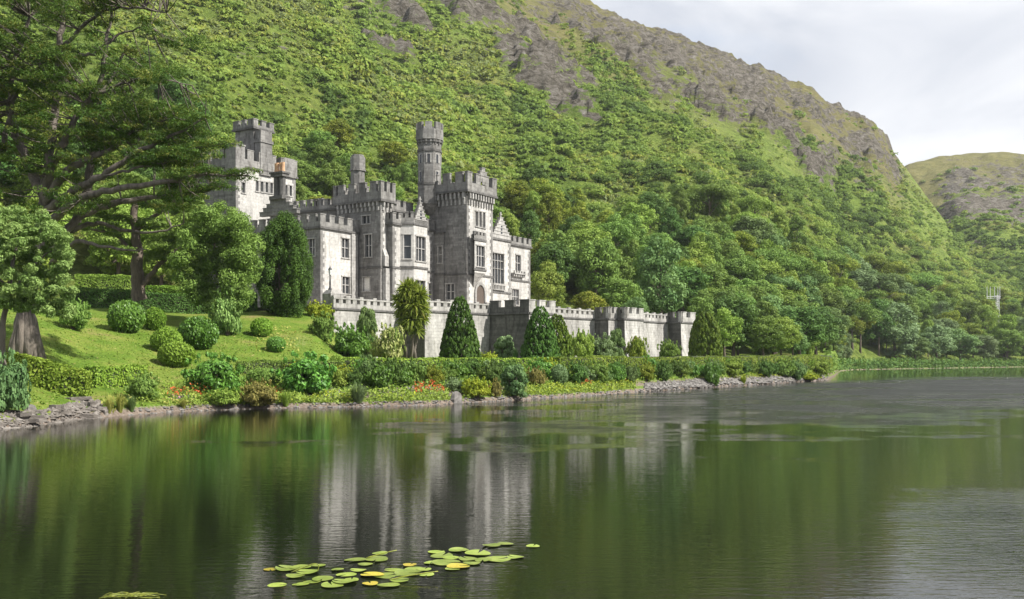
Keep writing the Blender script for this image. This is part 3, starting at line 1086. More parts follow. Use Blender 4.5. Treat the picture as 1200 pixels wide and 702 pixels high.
def add_window(p, d, nrm, a0, a1, z0, z1, lights=2, transom=True, depth=0.2, arch=False, surround=TRIM, blind=False, tracery=False):
    """stone surround set proud of the wall, mullions and transoms inside the opening, glass behind"""
    mb = MB()
    w, h = a1 - a0, z1 - z0
    e = 0.13

    def bx(x0, x1, y0, y1, out, inn, m=0):
        q = (p[0] + d[0] * (a0 + x0) + nrm[0] * out, p[1] + d[1] * (a0 + x0) + nrm[1] * out)
        mb.obox(q, d, x1 - x0, (-nrm[0], -nrm[1]), out + inn, z0 + y0, z0 + y1, m)
    bx(-e, 0, 0, h, .05, .02)
    bx(w, w + e, 0, h, .05, .02)
    bx(-e - .05, w + e + .05, h, h + e, .09, .02)
    bx(-e - .05, w + e + .05, -e, 0, .11, .02)
    mw = .07
    for i in range(1, lights):
        bx(w * i / lights - mw / 2, w * i / lights + mw / 2, 0.0, h, -.06, depth - .012, 1)
    for i in range(lights):
        x0 = w * i / lights + (mw / 2 if i else 0)
        x1 = w * (i + 1) / lights - (mw / 2 if i < lights - 1 else 0)
        if transom:
            bx(x0, x1, h * .50, h * .50 + .07, -.07, depth - .013, 1)
        if h > 3 and tracery:
            bx(x0, x1, h * .76, h * .76 + .07, -.07, depth - .013, 1)
        # sash frames
        bx(x0, x0 + .035, 0.0, h, -.09, depth - .014, 1)
        bx(x1 - .035, x1, 0.0, h, -.09, depth - .014, 1)
        if arch or tracery:
            for k in range(4):
                t0 = (k / 4.0)
                q = (1 - math.sqrt(max(0, 1 - t0 * t0))) * (x1 - x0) * .5
                hh0 = h - (x1 - x0) * .55 * (1 - t0)
                bx(x0 + .035, x0 + .035 + max(.02, (t0 ** 2) * (x1 - x0) * .42), hh0, hh0 + (x1 - x0) * .14, -.075, depth - .016, 1)
                bx(x1 - .035 - max(.02, (t0 ** 2) * (x1 - x0) * .42), x1 - .035, hh0, hh0 + (x1 - x0) * .14, -.075, depth - .016, 1)
    win = mb.build("window", [surround, FRAME if not tracery else TRIM], castle)
    g = MB()
    q0 = (p[0] + d[0] * a0 - nrm[0] * depth, p[1] + d[1] * a0 - nrm[1] * depth)
    q1 = (p[0] + d[0] * a1 - nrm[0] * depth, p[1] + d[1] * a1 - nrm[1] * depth)
    g.poly([(q0[0], q0[1], z0), (q1[0], q1[1], z0), (q1[0], q1[1], z1), (q0[0], q0[1], z1)])
    g.build("pane", [BLIND if blind else GLASS], win)
    return win


def merlons(mb, p, d, nrm, L, z0, z1, thick, n, fill=0.56, m=0, cap=True):
    """a row of merlons: p outer start, nrm outward"""
    step = L / (n - 1 + fill)
    w = step * fill
    inn = (-nrm[0], -nrm[1])
    for i in range(n):
        a = (p[0] + d[0] * step * i, p[1] + d[1] * step * i)
        mb.obox(a, d, w, inn, thick, z0, z1 - (.10 if cap else 0), m)
        if cap:
            b = (a[0] - d[0] * .05 + nrm[0] * .05, a[1] - d[1] * .05 + nrm[1] * .05)
            mb.obox(b, d, w + .10, inn, thick + .10, z1 - .10, z1, m)


def plan_edges(plan):
    out = []
    n = len(plan)
    for i in range(n):
        a, b = plan[i], plan[(i + 1) % n]
        L = math.hypot(b[0] - a[0], b[1] - a[1])
        d = ((b[0] - a[0]) / L, (b[1] - a[1]) / L)
        out.append((a, d, (d[1], -d[0]), L))
    return out


def offset_plan(plan, q):
    E = plan_edges(plan)
    n = len(plan)
    res = []
    for i in range(n):
        a, d, nn, L = E[i - 1]
        b, d2, n2, L2 = E[i]
        k = 1 + nn[0] * n2[0] + nn[1] * n2[1]
        res.append((plan[i][0] + (nn[0] + n2[0]) / k * q, plan[i][1] + (nn[1] + n2[1]) / k * q))
    return res


def ring(mb, plan, q_out, q_in, z0, z1, m=0):
    """closed band around a plan, between two offsets"""
    a, b = offset_plan(plan, q_out), offset_plan(plan, q_in)
    n = len(plan)
    for i in range(n):
        j = (i + 1) % n
        for (pts) in ([(*a[i], z0), (*a[j], z0), (*a[j], z1), (*a[i], z1)], [(*b[j], z0), (*b[i], z0), (*b[i], z1), (*b[j], z1)],
                      [(*a[i], z1), (*a[j], z1), (*b[j], z1), (*b[i], z1)], [(*a[j], z0), (*a[i], z0), (*b[i], z0), (*b[j], z0)]):
            mb.poly(pts, m)


def corbels(mb, plan, q, z0, z1, edges, pitch=0.55, m=0):
    E = plan_edges(plan)
    for i in edges:
        a, d, nn, L = E[i]
        n = max(2, int(L / pitch))
        for k in range(n):
            c = L * (k + .5) / n - pitch * .22
            p = (a[0] + d[0] * c + nn[0] * q, a[1] + d[1] * c + nn[1] * q)
            inn = (-nn[0], -nn[1])
            mb.obox(p, d, pitch * .44, inn, q + .02, (z0 + z1) / 2, z1, m)
            p = (a[0] + d[0] * c + nn[0] * q * .5, a[1] + d[1] * c + nn[1] * q * .5)
            mb.obox(p, d, pitch * .44, inn, q * .5 + .02, z0, (z0 + z1) / 2 - .003, m)


def block(name, uv, z0, z1, zpar=None, zmer=None, nmer=None, holes=None, mat=ASHLAR, strings=(), over=0.12, corb=None, wallmats=None, parapet_mat=PARAPET, merlon_w=0.8, skip_mer=()):
    """a wing or tower: walls with openings, string courses, corbel table, parapet with merlons.
    uv: plan in castle coordinates, counter-clockwise. holes: {edge: [(a0,a1,z0,z1,style dict)]}"""
    plan = [W2(*p) for p in uv]
    E = plan_edges(plan)
    mb = MB()
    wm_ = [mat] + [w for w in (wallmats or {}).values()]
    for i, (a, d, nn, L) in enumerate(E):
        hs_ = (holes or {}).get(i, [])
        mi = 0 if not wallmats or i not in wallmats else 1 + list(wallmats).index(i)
        wall_face(mb, a, d, nn, L, z0, z1, [h[:4] for h in hs_], m=mi)
    n = len(plan)
    mb.poly([(*q, z1) for q in plan], 0)
    wall = mb.build(name, wm_, castle)
    for i, hs_ in (holes or {}).items():
        a, d, nn, L = E[i]
        for h in hs_:
            add_window(a, d, nn, *h[:4], **(h[4] if len(h) > 4 else {}))
    for c0 in (0, 1, 3):
        qb = MB()
        for i, at_end in {0: ((0, 0), (3, 1)), 1: ((0, 1),), 3: ((3, 0),)}[c0]:
            a, d, nn, L = E[i]
            zq_, k = z0, 0
            while zq_ < z1 - .55:
                ln = (.62, .36)[(k + i) % 2]
                c = L - ln if at_end else 0.0
                e = .028 + .002 * i
                p0 = (a[0] + d[0] * c + nn[0] * e, a[1] + d[1] * c + nn[1] * e)
                qb.obox(p0, d, ln, (-nn[0], -nn[1]), e + .01, zq_, zq_ + .39)
                zq_ += .40
                k += 1
        qb.build("quoin_trim", QUOIN, wall)
    for zs in strings:
        sb = MB()
        ring(sb, plan, .10, -.02, zs - .11, zs + .11)
        sb.build("string_course", DARKTRIM, wall)
    if corb:
        cb = MB()
        corbels(cb, plan, over, corb, z1 - .10, range(n))
        cb.build("corbel_table", TRIM, wall)
    if zpar:
        pb = MB()
        ring(pb, plan, over + .10, -.30, z1 - .10, z1 + .14)
        pb.build("cornice", DARKTRIM, wall)
        pb = MB()
        ring(pb, plan, over, -.32, z1 + .14, zpar)
        mp = offset_plan(plan, over)
        ME = plan_edges(mp)
        for i, (a, d, nn, L) in enumerate(ME):
            if i in skip_mer:
                continue
            nm_ = (nmer or {}).get(i) or max(2, int(round(L / (merlon_w * 1.75))))
            t = .36
            if i % 2 == 0 or n > 4:
                merlons(pb, a, d, nn, L, zpar, zmer, t, nm_)
            else:
                g = 1.0 / (nm_ + 1)
                merlons(pb, (a[0] + d[0] * (L * g * .6), a[1] + d[1] * (L * g * .6)), d, nn, L * (1 - 1.2 * g), zpar, zmer, t, max(2, nm_ - 1))
        pb.build("battlement", parapet_mat, wall)
    return wall, E


def win_uv(px0, px1, py0, py1, v=None, u=None, u0=0.0, v0=0.0, **st):
    """opening on a front face (v const, measured from u0) or a left face (u const, measured from v0 along +v reversed)"""
    if v is not None:
        a0, a1 = hu(px0, v), hu(px1, v)
        zc = (a0 + a1) / 2
        return (a0 - u0, a1 - u0, hz(py1, zc, v), hz(py0, zc, v), st)
    a0, a1 = hv(px0, u), hv(px1, u)            # v decreases to the right
    vc = (a0 + a1) / 2
    return (v0 - a0, v0 - a1, hz(py1, u, vc), hz(py0, u, vc), st)


# plan lines
uT = hu(577.3, 0)
vT = 5.4
uLk = -0.15
vB = hv(508.7, uLk)
uB0 = hu(460, vB)
vS = hv(453, uB0)
uS0 = hu(446, vS)
vL = hv(420, uS0)
uL0 = hu(375.4, vL)
vLb = hv(281, uL0)


def rect(u0, v0, u1, v1):
    return [(u0, v0), (u1, v0), (u1, v1), (u0, v1)]      # edges: 0 front, 1 right, 2 back, 3 left


# main tower
zc = hz(224, 0, 0)
block("tower", rect(0, 0, uT, vT), ZT, zc, hz(213.5, 0, 0), hz(201, 0, 0), {0: 4, 3: 4, 1: 4, 2: 4},
      {0: [win_uv(557.3, 559.8, 248, 265, v=0, lights=1, transom=False), win_uv(561.6, 564.1, 248.5, 266, v=0, lights=1, transom=False),
           win_uv(565.8, 568.3, 249, 267, v=0, lights=1, transom=False)],
       3: [win_uv(523, 532.5, 333, 351, u=0, v0=vT, lights=2)]},
      ASHLAR, (hz(321, 0, 0),), over=.38, corb=hz(239, 0, 0), wallmats={3: GREY_SHADE_STONE}, merlon_w=.95)
# stepped middle merlon on the front of the tower
mb = MB()
uc = hu(563.5, 0)
pz = hz(213.5, uc, 0)
for w_, zt in ((2.3, hz(207, uc, 0)), (1.5, hz(202.0, uc, 0)), (.7, hz(197.5, uc, 0))):
    p0 = W2(uc - w_ / 2, -.385)
    mb.obox(p0, U, w_, V, .37, pz - .05, zt)
    pz = zt
    mb.obox(W2(uc - w_ / 2 - .04, -.43), U, w_ + .08, V, .45, zt - .02, zt + .07)
mb.obox(W2(uc - .35, -.45), U, .7, V, .08, hz(217, uc, 0), hz(209.5, uc, 0))
mb.build("stepped_merlon", PARAPET, castle)

# octagonal great turret at the tower's rear corner


def octagon(cu, cv, r, n=8):
    c = W2(cu, cv)
    return [(c[0] + r * math.cos(2 * math.pi * (i + .5) / n), c[1] + r * math.sin(2 * math.pi * (i + .5) / n)) for i in range(n)]


cu, cv = 0.05, hv(503.5, 0.05)
mb = MB()
zz = lambda y: hz(y, cu, cv)
ro = 1.46
plan = octagon(cu, cv, ro)
mb.prism(plan, zz(240), zz(166), 0)
mb.prism(octagon(cu, cv, ro), zz(252), zz(240) - .003, 0, scale_bottom=octagon(cu + .25, cv - .1, .55))
tur = mb.build("turret", GREY_SHADE_STONE, castle)
sb = MB()
for y, q in ((178, .09), (167.5, .16), (217, .06)):
    sb = MB()
    ring(sb, plan, q, -.03, zz(y) - .13, zz(y) + .13)
    sb.build("string_course", DARKTRIM, tur)
pb = MB()
ring(pb, plan, .24, -.25, zz(165.6), zz(154))
for a, d, nn, L in plan_edges(offset_plan(plan, .24)):
    pb.obox((a[0] + d[0] * L * .2, a[1] + d[1] * L * .2), d, L * .6, (-nn[0], -nn[1]), .32, zz(154), zz(145.5))
pb.prism([(q[0], q[1]) for q in offset_plan(plan, -.25)], zz(164), zz(158), 0)
corbels(pb, plan, .2, zz(171.5), zz(166), range(8), .42)
pb.build("battlement", PARAPET, tur)
for i, (a, d, nn, L) in enumerate(plan_edges(plan)):
    for y0, y1, ok in ((183, 193, True), (203, 214, i % 2 == 0)):
        if ok:
            s = MB()
            p0 = (a[0] + d[0] * (L / 2 - .17) + nn[0] * .02, a[1] + d[1] * (L / 2 - .17) + nn[1] * .02)
            s.obox(p0, d, .34, (-nn[0], -nn[1]), .06, zz(y1), zz(y0))
            s.build("slit_window", GLASS, tur)
            s = MB()
            for qa, qb, za, zb in ((-.32, -.17, y1, y0), (.17, .32, y1, y0), (-.32, .32, y0, y0 - 1.4)):
                p0 = (a[0] + d[0] * (L / 2 + qa) + nn[0] * .06, a[1] + d[1] * (L / 2 + qa) + nn[1] * .06)
                s.obox(p0, d, qb - qa, (-nn[0], -nn[1]), .10, zz(za), zz(zb) - .002)
            s.build("window_surround", TRIM, tur)

# lower link between tower and bay wing
zl = hz(274, uLk, hv(514, uLk))
mb = MB()
plan = [W2(*p) for p in rect(uLk, hv(520, uLk), 1.0, vB + .3)]
E = plan_edges(plan)
hls = [win_uv(513.8, 518.2, 289, 308, u=uLk, v0=vB + .3)]
for i, (a, d, nn, L) in enumerate(E):
    wall_face(mb, a, d, nn, L, ZT, zl, [h[:4] for h in hls] if i == 3 else [])
mb.poly([(*q, zl) for q in plan])
lk = mb.build("link_wing", [GREY_SHADE_STONE], castle)
for h in hls:
    add_window(E[3][0], E[3][1], E[3][2], *h[:4], lights=1)
sb = MB()
ring(sb, plan, .12, -.02, zl, zl + .22)
sb.build("coping", DARKTRIM, lk)
sb = MB()
ring(sb, plan, .10, -.02, hz(321, 0, 3) - .1, hz(321, 0, 3) + .1)
sb.build("string_course", DARKTRIM, lk)

# bay wing
zB = hz(262, uB0, vB)
block("bay_wing", rect(uB0, vB, -.3, vB + 7), ZT, zB, hz(256, uB0, vB), hz(248.5, uB0, vB), None,
      {0: [win_uv(502.3, 505.5, 332, 350, v=vB, u0=uB0, lights=1)]}, ASHLAR, (hz(313, uB0, vB),), wallmats={3: GREY_SHADE_STONE}, merlon_w=.6)
dB = 1.25
b0, b1, b2 = hu(469, vB), hu(485, vB - dB), hu(500.6, vB - dB)
bay_uv = [(b0, vB + .3), (b0, vB), (b1, vB - dB), (b2, vB - dB), (b2 + .7, vB), (b2 + .7, vB + .3)]
plan = [W2(*p) for p in bay_uv]
E = plan_edges(plan)
# openings on the canted side and the front
zb = lambda y: hz(y, b1, vB - dB)
L1, L2 = E[1][3], E[2][3]


def frac_px(i, px):
    a, d, nn, L = E[i]
    k = (px - CX) / F
    return (k * a[1] - a[0]) / (d[0] - k * d[1])


bh = {1: [(frac_px(1, 473.2), frac_px(1, 481.8), zb(303), zb(275), dict(lights=1, surround=ASHLAR))],
      2: [(frac_px(2, 487.3), frac_px(2, 498.4), zb(305), zb(276), dict(lights=3)), (frac_px(2, 487.6), frac_px(2, 498), zb(352), zb(328), dict(lights=2))],
      3: [(.35, 1.0, zb(303), zb(276), dict(lights=1))]}
mb = MB()
for i, (a, d, nn, L) in enumerate(E):
    wall_face(mb, a, d, nn, L, ZT, zB + .05, [h[:4] for h in bh.get(i, [])])
mb.poly([(*q, zB + .05) for q in plan])
bay = mb.build("bay_window", [ASHLAR], castle)
for i, hs_ in bh.items():
    for h in hs_:
        add_window(E[i][0], E[i][1], E[i][2], *h[:4], **h[4])
sb = MB()
for zs in (zB + .16, hz(313, b1, vB - dB)):
    sb = MB()
    ring(sb, plan, .11, -.02, zs - .12, zs + .12)
    sb.build("string_course", DARKTRIM, bay)
pb = MB()
ring(pb, plan, .04, -.25, zB + .29, hz(256, b1, vB - dB) + .1)
merlons(pb, *plan_edges(offset_plan(plan, .04))[1][:3], E[1][3], hz(256, b1, vB - dB) + .1, hz(248, b1, vB - dB), .3, 3)
pb.build("battlement", PARAPET, bay)


def stepped_gable(name, u0, u1, v, z0, z1, steps=5, thick=.45, mat=PARAPET, finial=True, slit=True):
    mb = MB()
    uc_, hw = (u0 + u1) / 2, (u1 - u0) / 2
    z = z0
    for i in range(steps):
        w_ = hw * (1 - (i + .25) / (steps + .3)) * 2
        zt = z0 + (z1 - z0) * (i + 1) / steps
        mb.obox(W2(uc_ - w_ / 2, v), U, w_, V, thick, z, zt)
        mb.obox(W2(uc_ - w_ / 2 - .05, v - .05), U, w_ + .10, V, thick + .10, zt + .002, zt + .09)
        z = zt + .0
    if slit:
        mb.obox(W2(uc_ - .16, v - .03), U, .32, V, .1, z0 + (z1 - z0) * .22, z0 + (z1 - z0) * .62, 1)
    if finial:
        mb.obox(W2(uc_ - .09, v + .1), U, .18, V, .18, z1 + .09, z1 + .75)
        mb.obox(W2(uc_ - .2, v + .06), U, .4, V, .26, z1 + .38, z1 + .52)
    return mb.build(name, [mat, GLASS], castle)


stepped_gable("gable", b1 + .05, b2 - .05, vB - dB - .04, zB + .30, hz(238, (b1 + b2) / 2, vB - dB), 6, .4, TRIM)

# small square tower left of the bay wing
zS = hz(235, uS0, vS)
block("stair_tower", rect(uS0, vS, uB0 + .9, vL + 3.2), ZT, zS, hz(224, uS0, vS), hz(212, uS0, vS), {0: 3, 3: 5},
      {3: [win_uv(427.8, 435.4, 275, 301, u=uS0, v0=vL + 3.2, lights=2, surround=ASHLAR), win_uv(425.5, 433.3, 325, 341, u=uS0, v0=vL + 3.2, lights=1, transom=False, blind=True),
           win_uv(424.5, 433.5, 253, 262, u=uS0, v0=vL + 3.2, lights=2, transom=False)]},
      ASHLAR, (hz(313, uS0, vS),), over=.32, corb=hz(246, uS0, vS), wallmats={3: GREY_SHADE_STONE}, merlon_w=.8)
# sloped buttress on its corner
mb = MB()
for zt0, zt1, q in ((ZT, hz(313, uS0, vS) - .12, .55), (hz(313, uS0, vS) + .12, hz(300, uS0, vS), .42)):
    mb.obox(W2(uS0 + .25, vS - q), U, .75, V, q, zt0, zt1)
a = [W2(uS0 + .25, vS - .42), W2(uS0 + 1.0, vS - .42), W2(uS0 + 1.0, vS - .01), W2(uS0 + .25, vS - .01)]
b = [W2(uS0 + .25, vS - .06), W2(uS0 + 1.0, vS - .06), W2(uS0 + 1.0, vS - .01), W2(uS0 + .25, vS - .01)]
mb.prism(b, hz(300, uS0, vS), hz(291, uS0, vS), 0, scale_bottom=a)
mb.build("buttress", TRIM, castle)

# left wing
zL = hz(266.5, uL0, vL)
block("left_wing", rect(uL0, vL, uS0 + .2, vLb), ZT, zL, hz(259, uL0, vL), hz(250, uL0, vL), None,
      {0: [win_uv(400.6, 408.8, 279.5, 302, v=vL, u0=uL0, lights=2), win_uv(401, 409.6, 324.5, 344, v=vL, u0=uL0, lights=2)],
       3: [win_uv(362, 369, 280, 300, u=uL0, v0=vLb, lights=2), win_uv(345, 352, 281, 300, u=uL0, v0=vLb, lights=2)]},
      ASHLAR, (), merlon_w=.7, wallmats={3: GREY_SHADE_STONE})
mb = MB()
mb.obox(W2(hu(411, vL), vL - .16), U, hu(418.5, vL) - hu(411, vL), V, .155, ZT, zL - .12)
mb.build("pilaster", TRIM, castle)
mb = MB()
mb.tube([(*W2(hu(419.3, vL), vL - .1), ZT), (*W2(hu(419.3, vL), vL - .1), zL - .15)], [.07, .07], 6)
mb.build("drainpipe", IRON, castle)
# west gable of the left wing with its tall chimney
gv0, gv1 = hv(350, uL0), hv(304, uL0)
gvc = hv(327, uL0)
mb = MB()
z0g, z1g = hz(252, uL0, gvc), hz(230, uL0, gvc)
z = z0g
for i in range(5):
    w_ = (gv1 - gv0) * (1 - (i + .3) / 5.6)
    zt = z0g + (z1g - z0g) * (i + 1) / 5
    mb.obox(W2(uL0 - .17, gvc - w_ / 2), V, w_, U, .5, z, zt)
    mb.obox(W2(uL0 - .22, gvc - w_ / 2 - .05), V, w_ + .1, U, .6, zt + .002, zt + .09)
    z = zt
gb = mb.build("gable", PARAPET, castle)
mb = MB()
zq = lambda y: hz(y, uL0, gvc)
for du in (-.42, .42):
    c = W2(uL0 + .1, gvc + du)
    mb.prism([(c[0] + .36 * math.cos(R(45 * k + 22)), c[1] + .36 * math.sin(R(45 * k + 22))) for k in range(8)], zq(230), zq(207.5), 0)
mb.obox(W2(uL0 - .55, gvc - 1.0), V, 2.0, U, 1.3, zq(234), zq(230) - .003)
mb.obox(W2(uL0 - .40, gvc - .92), V, 1.84, U, 1.0, zq(207.5) + .003, zq(204))
mb.obox(W2(uL0 - .52, gvc - 1.04), V, 2.08, U, 1.24, zq(204) + .002, zq(202))
ch = mb.build("chimney", DARKTRIM, castle)
for du, c_ in ((-.55, 0), (-.1, .1), (.35, 0), (.7, .15)):
    mb = MB()
    c = W2(uL0 + .1 + c_, gvc + du)
    mb.tube([(*c, zq(202) + .003), (*c, zq(196)), (*c, zq(190.5))], [.22, .17, .20], 8)
    mb.build("chimney_pot", POT, ch)

# right-hand gabled wing and end wing
v1, v2 = .45, .75
u1a, u1b = uT - .3, hu(598.3, v1)
z1 = hz(279, hu(576, v1), v1)
block("gabled_wing", rect(u1a, v1, u1b, v1 + 11), ZT, z1, hz(276, u1a, v1), hz(271, u1a, v1), None,
      {0: [win_uv(577, 590.4, 297, 333.5, v=v1, u0=u1a, lights=4, tracery=True)]}, ASHLAR, (hz(344, u1b, v1),), merlon_w=.5, over=.06)
stepped_gable("gable", hu(575, v1) + .1, u1b - .1, v1 - .12, z1 + .15, hz(255, hu(584.5, v1), v1), 6, .42, TRIM)
mb = MB()
for k in range(9):
    ua = hu(577, v1) + (hu(590.4, v1) - hu(577, v1)) * k / 8
    mb.obox(W2(ua - .07, v1 - .22), U, .14, V, .14, hz(341, u1b, v1), hz(336.3, u1b, v1))
mb.obox(W2(hu(576.4, v1), v1 - .27), U, hu(591, v1) - hu(576.4, v1), V, .26, hz(336.3, u1b, v1) + .003, hz(335, u1b, v1) + .1)
mb.obox(W2(hu(576.4, v1), v1 - .27), U, hu(591, v1) - hu(576.4, v1), V, .26, hz(343, u1b, v1) + .12, hz(341, u1b, v1) - .003)
mb.build("balustrade", TRIM, castle)
u2a, u2b = u1b - .2, hu(621.3, v2)
z2 = hz(286.5, hu(599, v2), v2)
block("end_wing", rect(u2a, v2, u2b, v2 + 10), ZT, z2, hz(282, u1b, v2), hz(275.5, u1b, v2), None,
      {0: [win_uv(604.3, 609.8, 299, 318, v=v2, u0=u2a, lights=2), win_uv(600, 607.8, 339, 357, v=v2, u0=u2a, lights=3)]}, ASHLAR, (hz(327.5, u1b, v2),), merlon_w=.62)
mb = MB()
for k in range(7):
    ua = hu(599.6, v2) + (hu(611.7, v2) - hu(599.6, v2)) * k / 6
    mb.obox(W2(ua - .1, v2 - .45), U, .2, V, .44, hz(323.5, u1b, v2), hz(320.5, u1b, v2))
mb.obox(W2(hu(599.2, v2), v2 - .55), U, hu(612.2, v2) - hu(599.2, v2), V, .545, hz(320.5, u1b, v2) + .003, hz(319, u1b, v2))
for k in range(5):
    ua = hu(599.8, v2) + (hu(611.5, v2) - hu(599.8, v2)) * k / 4
    mb.obox(W2(ua - .16, v2 - .53), U, .32, V, .16, hz(319, u1b, v2) + .003, hz(316.5, u1b, v2))
mb.build("balcony", TRIM, castle)

# oriel on the tower front, door under it
o0, o1 = hu(555.5, 0), hu(574.0, 0)
dO = .95
of0, of1 = hu(556.3, -dO), hu(569.4, -dO)
or_uv = [(o0, .1), (o0, -.02), (of0, -dO), (of1, -dO), (of1 + .75, -.02), (of1 + .75, .1)]
plan = [W2(*p) for p in or_uv]
E = plan_edges(plan)
mb = MB()
zo = lambda y: hz(y, of0, -dO)
oh = {2: [(frac_px(2, 558.3), frac_px(2, 567.6), zo(311.5), zo(287), dict(lights=3))], 3: [(.2, .95, zo(311.5), zo(287), dict(lights=1))]}
for i, (a, d, nn, L) in enumerate(E):
    wall_face(mb, a, d, nn, L, zo(319), zo(280), [h[:4] for h in oh.get(i, [])])
mb.poly([(*q, zo(280)) for q in plan])
orl = mb.build("oriel", [ASHLAR], castle)
for i, hs_ in oh.items():
    for h in hs_:
        add_window(E[i][0], E[i][1], E[i][2], *h[:4], **h[4])
sb = MB()
ring(sb, plan, .10, -.02, zo(281.5), zo(279))
sb.build("string_course", DARKTRIM, orl)
sb = MB()
ring(sb, plan, .10, -.02, zo(316.5), zo(314))
sb.build("string_course", DARKTRIM, orl)
pb = MB()
ring(pb, plan, .05, -.2, zo(279) + .003, zo(274.5))
OE = plan_edges(offset_plan(plan, .05))
for i in (1, 2, 3):
    merlons(pb, OE[i][0], OE[i][1], OE[i][2], OE[i][3], zo(274.5), zo(270.5), .25, 2 if i != 2 else 4, cap=False)
pb.build("battlement", PARAPET, orl)
cb = MB()
prev = plan
for k, (ya, yb) in enumerate(((319, 324), (324, 329), (329, 335))):
    s1 = [1.0, .68, .40, .12]
    mid = W2((of0 + of1) / 2, .05)
    mk = lambda s: [(mid[0] + (q[0] - mid[0]) * s, mid[1] + (q[1] - mid[1]) * s) for q in plan]
    cb.prism(mk(s1[k] - .02 * k), zo(yb) + .003, zo(ya) - .003, 0, scale_bottom=mk(s1[k + 1]))
cb.build("corbel", TRIM, orl)
# arched doorway
d0, d1 = hu(557.2, 0), hu(566.8, 0)
mb = MB()
uc = (d0 + d1) / 2
hw = (d1 - d0) / 2
zs_ = hz(344, uc, 0)
arc = [(uc + hw * math.cos(R(t)), zs_ + hw * 1.15 * math.sin(R(t))) for t in range(0, 181, 15)]
out = [(uc + (hw + .3) * math.cos(R(t)), zs_ + (hw + .3) * 1.15 * math.sin(R(t))) for t in range(0, 181, 15)]
poly = [(*W2(uc + hw, -.05), ZT)] + [(*W2(a, -.05), z) for a, z in arc] + [(*W2(uc - hw, -.05), ZT)]
mb.poly(poly)
door = mb.build("door", DOORM, castle)
mb = MB()
full_o = [(uc + hw + .3, ZT)] + out + [(uc - hw - .3, ZT)]
full_i = [(uc + hw, ZT)] + arc + [(uc - hw, ZT)]
for (a, b, c, d) in zip(full_o, full_o[1:], full_i[1:], full_i):
    mb.poly([(*W2(q[0], -.18), q[1]) for q in (a, b, c, d)])
    mb.poly([(*W2(a[0], -.18), a[1]), (*W2(b[0], -.18), b[1]), (*W2(b[0], 0.0), b[1]), (*W2(a[0], 0.0), a[1])])
    mb.poly([(*W2(d[0], -.18), d[1]), (*W2(c[0], -.18), c[1]), (*W2(c[0], 0.0), c[1]), (*W2(d[0], 0.0), d[1])])
mb.build("door_arch", TRIM, door)

# upper storey behind, with its octagonal chimney
uU, vU0, vU1 = uS0 + .55, vB + 3.0, hv(369, uS0 + .55)
zU = hz(243, uB0 + 1, vU0)
block("upper_storey", rect(uU, vU0, -.6, vU1), ZT + 4, zU, hz(237, uB0 + 1, vU0), hz(229.5, uB0 + 1, vU0), None, None, GREY_SHADE_STONE, (), merlon_w=.62)
block("rear_wing", rect(uU + .6, vU1 - .5, 6, vU1 + 8), ZT + 2, hz(246, uU, vU1), hz(240, uU, vU1), hz(232, uU, vU1), None, None, GREY_SHADE_STONE, (), merlon_w=.6)
cu, cv = uS0 + 1.05, hv(419.2, uS0 + 1.05)
plan = octagon(cu, cv, .82)
mb = MB()
zz = lambda y: hz(y, cu, cv)
mb.prism(plan, zz(240), zz(200), 0)
mb.prism(offset_plan(plan, .06), zz(200) + .003, zz(184.5), 0)
ring(mb, plan, .14, -.1, zz(201), zz(199))
mb.prism(offset_plan(plan, -.08), zz(184.5) + .003, zz(182), 0)
chm = mb.build("chimney", PARAPET, castle)

# tall west tower standing behind, with its keep
cw = (pt(276.4, 0, 122)[0], 122.0)
dxy = (cw[0] - O[0], cw[1] - O[1])
uW, vW = dxy[0] * U[0] + dxy[1] * U[1], dxy[0] * V[0] + dxy[1] * V[1]
uW1, vW1 = hu(346.3, vW), hv(229, uW)
zW = hz(193.5, uW, vW)
zw = lambda y, px: hz(y, hu(px, vW), vW)
hol = []
for px in (301.3, 307.0, 312.6, 318.0, 335.3, 340.6):
    yy = 212 + (px - 301) * .145
    hol.append(win_uv(px - 1.5, px + 1.5, yy, yy + 12, v=vW, u0=uW, lights=1, transom=False))
hol.append(win_uv(283.5, 287, 214, 226, v=vW, u0=uW, lights=1, transom=False))
block("west_tower", rect(uW, vW, uW1, vW1), ZT - 2, zW, zw(184, 276), zw(172, 276), {0: 6, 3: 6}, {0: hol}, ASHLAR, (), over=.16, merlon_w=1.0, wallmats={3: GREY_SHADE_STONE})
uK = hu(297.3, vW + .9)
vK = vW + .9
uK1, vK1 = hu(318, vK), hv(276, uK)
zK = hz(150, uK, vK)
block("keep", rect(uK, vK, uK1, vK1), zW - .2, zK, hz(146, uK, vK), hz(139, uK, vK), {0: 3, 3: 4, 1: 3, 2: 3}, None, GREY_SHADE_STONE, (), over=.24, merlon_w=.7, wallmats={3: PARAPET})
mb = MB()
ub0, ub1 = hu(305.5, vW - .25), hu(319, vW - .25)
mb.obox(W2(ub0, vW - .25), U, ub1 - ub0, V, 1.05, zw(205, 306), zw(167, 306))
mb.obox(W2(ub0 - .12, vW - .37), U, ub1 - ub0 + .24, V, 1.29, zw(167, 306) + .003, zw(163.5, 306))
mb.obox(W2(ub0 + .02, vW - .23), U, ub1 - ub0 - .04, V, 1.01, zw(163.5, 306) + .003, zw(153, 306))
mb.build("chimney", PARAPET, castle)
mb = MB()
ub0, ub1 = hu(333.5, vW - .3), hu(346.5, vW - .3)
mb.obox(W2(ub0, vW - .3), U, ub1 - ub0, V, 1.8, zw(207, 334), zw(190, 334))
mb.obox(W2(ub0 + .1, vW - .2), U, ub1 - ub0 - .2, V, 1.6, zw(190, 334) + .003, zw(185, 334))
mb.build("corner_block", PARAPET, castle)
mb = MB()
